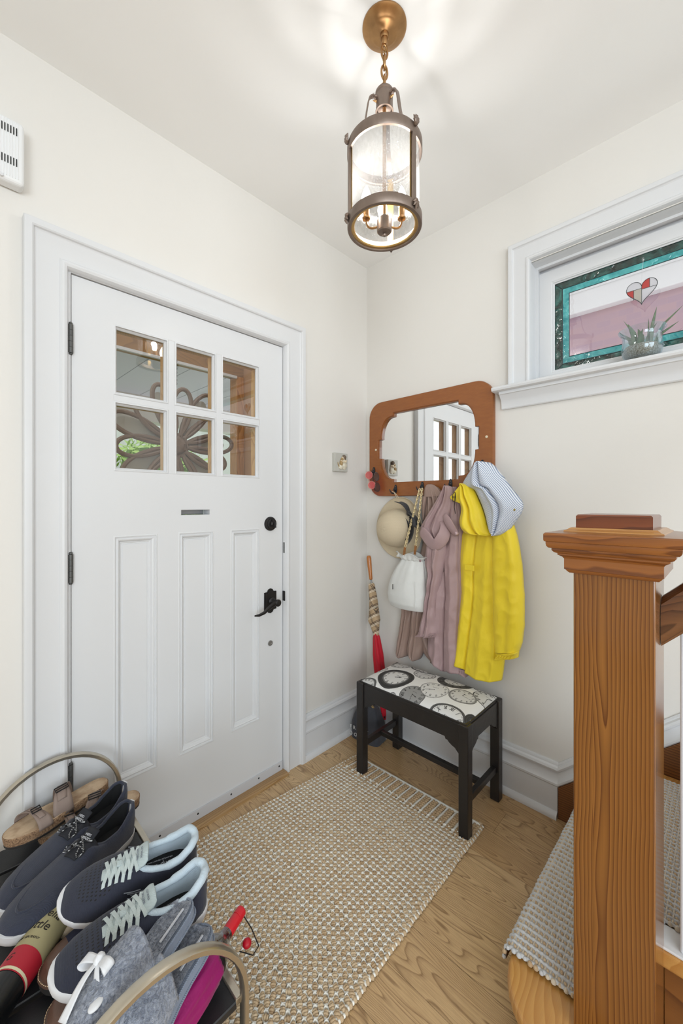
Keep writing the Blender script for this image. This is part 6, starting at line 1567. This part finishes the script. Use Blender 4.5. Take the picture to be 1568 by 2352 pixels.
# two strap cork sandals
M_cork = NT('cork_rim'); f = M_cork.noise(M_cork.co(), 240, 3, .7); M_cork.set(col=M_cork.ramp(f, [(.35, srgb(96, 70, 50)), (.6, srgb(160, 128, 98))]), rough=.9); M_cork.bump(f, .0015)
M_bed = NT('suede_footbed'); f = M_bed.noise(M_bed.co(), 26, 3); M_bed.set(col=M_bed.ramp(f, [(.3, srgb(150, 118, 90)), (.6, srgb(204, 178, 148))]), rough=.9)
M_strap = plain('taupe_leather_strap', (136, 118, 108), .65, nscale=300, ndist=.0005, var=.06)
def sandal(M, label, strap=True):
    rt = lroot('sandal', M, label, 'sandal', 'taupe two-strap cork sandals'); L, Wd = .265, .096
    mk('outsole', solemesh(L, Wd, [(0, 1.0), (.005, 1.02), (.006, 1.0)], spring=.004), M_dk, rt, smooth=True, angle=40)
    mk('cork_bed', solemesh(L, Wd, [(.006, 1.0), (.018, 1.03), (.027, 1.05), (.0285, 1.02), (.028, .97), (.0245, .90), (.022, .7), (.0215, .3)], spring=.004), M_cork.m, rt, smooth=True, angle=60)
    mk('footbed', solemesh(L, Wd, [(.0286, 1.0), (.0292, .98), (.0285, .94), (.0255, .86), (.0235, .6), (.0232, .2)], spring=.004), M_bed.m, rt, smooth=True, angle=80)
    mk('footbed_print', fontmesh('RIVNAIRE', .0075, Matrix.Translation((-.052, .004, .0262)) @ Matrix.Rotation(R(90), 4, 'Z') @ Matrix.Rotation(R(90), 4, 'Z'), .0003), plain('stamped_brown', (84, 66, 50), .8) if 'stamped_brown' not in bpy.data.materials else bpy.data.materials['stamped_brown'], rt)
    for t, wd, h, tw in ((.74, .017, .040, .016), (.46, .026, .060, -.012)):
        def sf(a, b):
            th = pi*a; w_ = Wd/2*interp(OUT, t)*1.06; x = L*(t-.5) + (b-.5)*2*wd*(.55+.45*abs(cos(th))) + tw*cos(th)
            return (x, -w_*cos(th), .020 + h*sin(th)**.85)
        s_ = mk('strap', grid(sf, 30, 6), M_strap, rt, smooth=True, solid=.0025, angle=180)
        def s2(a, b):
            th = pi*(.44+.36*a); w_ = Wd/2*interp(OUT, t)*1.06; return (L*(t-.5)+(b-.5)*wd*.9+tw*cos(th), -w_*cos(th), .024+h*sin(th)**.85)
        mk('strap_end', grid(s2, 14, 4), M_strap, s_, smooth=True, solid=.002, angle=180)
        th = pi*.60; w_ = Wd/2*interp(OUT, t)*1.06; c = Vector((L*(t-.5)+tw*cos(th), -w_*cos(th), .027+h*sin(th)**.85)); nn_ = Vector((0, -cos(th), sin(th))); ta = Vector((0, sin(th), cos(th)))
        bp = [c + Vector((1,0,0))*a*(wd*.62) + ta*b*.008 + nn_*.001 for a, b in ((-1,-1),(1,-1),(1,1),(-1,1))]
        mk('buckle', tube(bp, .0017, 8, closed=True).join(tube([bp[0]*.5+bp[3]*.5, bp[1]*.5+bp[2]*.5], .0012, 6)), M_black, s_, smooth=True)
sandal(place((-1.325, -.150, .308), (-1.585, -.110, .306)), 'taupe strapped cork sandal lying lower, its heel showing right of the moccasin')
sandal(place((-1.400, -.085, .362), (-1.660, -.118, .342), R(4)), 'taupe strapped cork sandal on top, nearest the door jamb')

# fluffy slippers
M_fl = NT('grey_blue_fleece'); v = M_fl.co(); a = M_fl.noise(v, 150, 4, .65, .8); b = M_fl.noise(v, 40, 2)
M_fl.set(col=M_fl.ramp(a, [(.3, srgb(92, 98, 114)), (.5, srgb(142, 148, 162)), (.7, srgb(178, 182, 194))]), rough=1, sheen=.4); M_fl.bump(M_fl.math('ADD', a, b), .006, .9)
M_pip = fabric('slate_piping', (128, 138, 156), 1300, .8, .0004, .05)
M_bow = fabric('white_grosgrain', (236, 236, 238), 6000, .6, .0001, .02)
def fluffs(o, g, amount, L_=.006):
    pass
def fuzz(name, surf, cnt, ln, parent, mat):
    """short fibres standing on a surface function surf(a,t)->point"""
    g = G()
    for i in range(cnt):
        a, t = random.random()*.96+.02, random.random()*.96+.02; e = .01
        p = Vector(surf(a, t)); n_ = (Vector(surf(min(1, a+e), t))-p).cross(Vector(surf(a, min(1, t+e)))-p)
        if n_.length < 1e-9: continue
        n_.normalize()
        if n_.z < 0: n_ = -n_
        d = (n_ + Vector((random.gauss(0,.5), random.gauss(0,.5), random.gauss(0,.3)))).normalized(); s = d.orthogonal().normalized()*.0007; q = p + d*ln*random.uniform(.6, 1.2)
        g.v += [tuple(p-s), tuple(p+s), tuple(q)]; k = len(g.v); g.f.append((k-3, k-2, k-1)); g.m.append(0)
    return mk(name, g, mat, parent, fixn=False, kind='stuff')
def slipper(M, label, bow=True):
    rt = lroot('fluffy_slipper', M, label, 'slipper', 'grey fleece slippers'); L, Wd = .255, .100
    mk('sole', solemesh(L, Wd, [(0, .96), (.003, 1.0), (.016, 1.02), (.018, 1.0), (.019, .9)], spring=.004), M_pip, rt, smooth=True, angle=60)
    for z in (.003, .018):
        mk('piping', tube([(x*1.01, y*1.02, z+.004*max(0, (x/L+.5-.72)/.28)**2) for x, y in outline(L, Wd)], .0022, 6, closed=True), M_pip, rt, smooth=True)
    bed = lambda a, t: (lambda tt: (L*(tt-.5), (a-.5)*2*Wd/2*.93*interp(OUT, tt), .0195 + .004*abs(a-.5)*2))(.02+.96*t)
    mk('fleece_bed', grid(bed, 16, 40), M_fl.m, rt, smooth=True, angle=180)
    fuzz('fleece_pile', bed, 2600, .004, rt, M_fl.m)
    def vf(a, t):
        tt = .42 + .57*t; th = pi*a; w_ = Wd/2*interp(OUT, tt)*1.02; h = .062*(1-.0*t) * (1 - .62*max(0, (t-.35)/.65)**2); nz = .0022*noise.noise(Vector((a*22, t*16, 1)))
        return (L*(tt-.5)+.006*cos(2*th)*(1-t), -w_*cos(th)*(1+nz*4), .016 + (h+nz)*sin(th)**.75)
    vm = mk('vamp', grid(vf, 40, 34), M_fl.m, rt, smooth=True, solid=.006, angle=180)
    fuzz('vamp_pile', vf, 6500, .0055, rt, M_fl.m)
    mk('stitched_label', box(-.105, -.045, .014, .0175, .0235, .0262), M_wpr, rt)
    if bow:
        c = Vector(vf(.40, .40)) + Vector((0, 0, .008)); 
        def loopf(s, L1, w1, zl, sk):
            def f(a, t):
                u = s*L1*sin(pi*t)*1.0; return (c.x + (a-.5)*w1*(.5+.5*sin(pi*t)) + sk*sin(pi*t), c.y + u*(1 if True else 1), c.z + zl*sin(2*pi*t)*.6 + .002)
            return f
        bw_ = mk('bow', grid(loopf(1, .034, .020, .012, .006), 6, 20), M_bow, rt, smooth=True, solid=.001, angle=180)
        mk('bow_loop', grid(loopf(-1, .036, .020, .012, .008), 6, 20), M_bow, rt, smooth=True, solid=.001, angle=180)
        mk('bow_knot', blob(tuple(c+Vector((0,0,.004))), (.010, .008, .008), nz=.2), M_bow, rt, smooth=True)
        for dy, dx, ln in ((.026, .028, .06), (-.008, .062, .07)):
            def tail(a, t): return (c.x + dx*t*1.1 + (a-.5)*.0, c.y + dy*t + (a-.5)*.020*(.4+.6*t), c.z + .003 - .022*t*t*(1) + .002*sin(5*t))
            mk('bow_tail', grid(tail, 5, 12), M_bow, rt, smooth=True, solid=.001, angle=180)
        q = Vector(vf(.66, .66)) + Vector((0, 0, .002)); mk('white_dot', blob(tuple(q), (.012, .0105, .004)), M_bow, rt, smooth=True)
slipper(place((-1.412, -.722, .440), (-1.665, -.822, .400), R(17)), 'grey fluffy slipper with white ribbon bow leaning on the sneaker')
slipper(place((-1.395, -.760, .395), (-1.640, -.856, .365), R(14)), 'grey fluffy slipper lower down, partly under the bowed slipper and hoop', bow=False)

# bottle shaped umbrellas
M_mag = shell('magenta_umbrella_nylon', (150, 20, 98), .45, .1)
def along(P, Q, prof, nn=32, fx=None):
    P, Q = Vector(P), Vector(Q); d = (Q-P).normalized(); ex = d.orthogonal().normalized(); ey = d.cross(ex)
    def fn(u, t):
        k = t*(len(prof)-1); i = min(int(k), len(prof)-2); f = k-i; h = prof[i][0]*(1-f)+prof[i+1][0]*f; r = prof[i][1]*(1-f)+prof[i+1][1]*f
        a = 2*pi*u; rr = r*(fx(a, h) if fx else 1); return tuple(P + d*h + (ex*cos(a)+ey*sin(a))*rr)
    return grid(fn, nn, 44, cu=True)
bp = root('folded_umbrella', (-1.45, -.79, .304), 'magenta folded umbrella with clear bottle neck and red cap on the shoe rack', 'umbrella')
A_, B_ = (-1.302, -.735, .352), (-1.60, -.852, .345)
mk('cap', along(A_, B_, [(0, .0), (0, .0105), (.002, .0118), (.018, .0122), (.0185, .0114), (.020, .0122), (.048, .0128), (.052, .0125)]), plain('red_plastic_cap', (206, 24, 40), .4), bp, smooth=True, angle=40)
mk('bottle_neck', along(A_, B_, [(.050, .0125), (.058, .0135), (.068, .018), (.080, .027), (.092, .033), (.100, .035), (.104, .035)]), glassy('smoked_clear_plastic', (.42, .44, .48), .12), bp, smooth=True, angle=60)
mk('band', along(A_, B_, [(.100, .034), (.101, .0360), (.107, .0360), (.108, .034)]), M_black, bp, smooth=True, angle=40)
mk('canopy', along(A_, B_, [(.106, .0335), (.114, .039), (.16, .041), (.24, .038), (.32, .030), (.325, .0)], 56, fx=lambda a, h: 1+.05*sin(7*a+h*22)+.03*sin(16*a-h*40)), M_mag, bp, smooth=True, angle=180)
wl = mk('wrist_loop', tube([(-1.302, -.738, .345), (-1.296, -.765, .328), (-1.300, -.800, .318), (-1.325, -.815, .330), (-1.348, -.800, .345)], .0012, 6), M_black, bp, smooth=True)
mk('loop_bead', blob((-1.312, -.772, .312), (.010, .010, .009)), plain('red_bead', (190, 12, 36), .4), bp, smooth=True)
ub = root('bottle_umbrella', (-1.66, -.48, .304), 'black wine bottle umbrella with cream and red label poking from under the moccasin', 'umbrella')
A_, B_ = (-1.56, -.395, .341), (-1.76, -.585, .341)
mk('bottle', along(A_, B_, [(-.06, .012), (-.02, .034), (0, .0345), (.26, .0345), (.262, .0)]), plain('black_bottle_plastic', (18, 19, 20), .25), ub, smooth=True, angle=50)
mk('label', along(A_, B_, [(.02, .0349), (.145, .0349)]), plain('khaki_paper_label', (166, 156, 116), .7), ub, smooth=True)
mk('red_band', along(A_, B_, [(.145, .0352), (.19, .0352)]), plain('red_label_band', (172, 22, 42), .55), ub, smooth=True)
mk('cream_edge', along(A_, B_, [(.183, .0355), (.188, .0355)]), plain('cream_label_edge', (214, 204, 170), .6), ub, smooth=True)
D_ = (Vector(B_)-Vector(A_)).normalized(); sd_ = Vector((0,0,1)).cross(D_).normalized()
def wrap(txt, size, h, off_a, sp=1):
    """lettering bent round the cylinder, reading across the bottle"""
    g = fontmesh(txt, size, Matrix.Identity(4), .0002, sp=sp, shear=.25); Rr = .0353; out = []
    ex = (Vector((0,0,1)) - D_*D_.z).normalized(); ey = D_.cross(ex)
    for x, y, z in g.v:
        a = off_a - x/Rr; rr = Rr+z; p = Vector(A_) + D_*(h - y) + (ex*cos(a)+ey*sin(a))*rr; out.append(tuple(p))
    g.v = out; return g
M_ink = plain('black_label_ink', (34, 28, 24), .7)
mk('label_lettering', wrap('Umbrella', .023, .080, R(20)).join(wrap('Bottle', .025, .105, R(15))).join(wrap('WORK ON RAINY', .0065, .130, R(15))), M_ink, ub)
mk('emblem', wrap('G', .018, .166, R(25)), M_ink, ub)
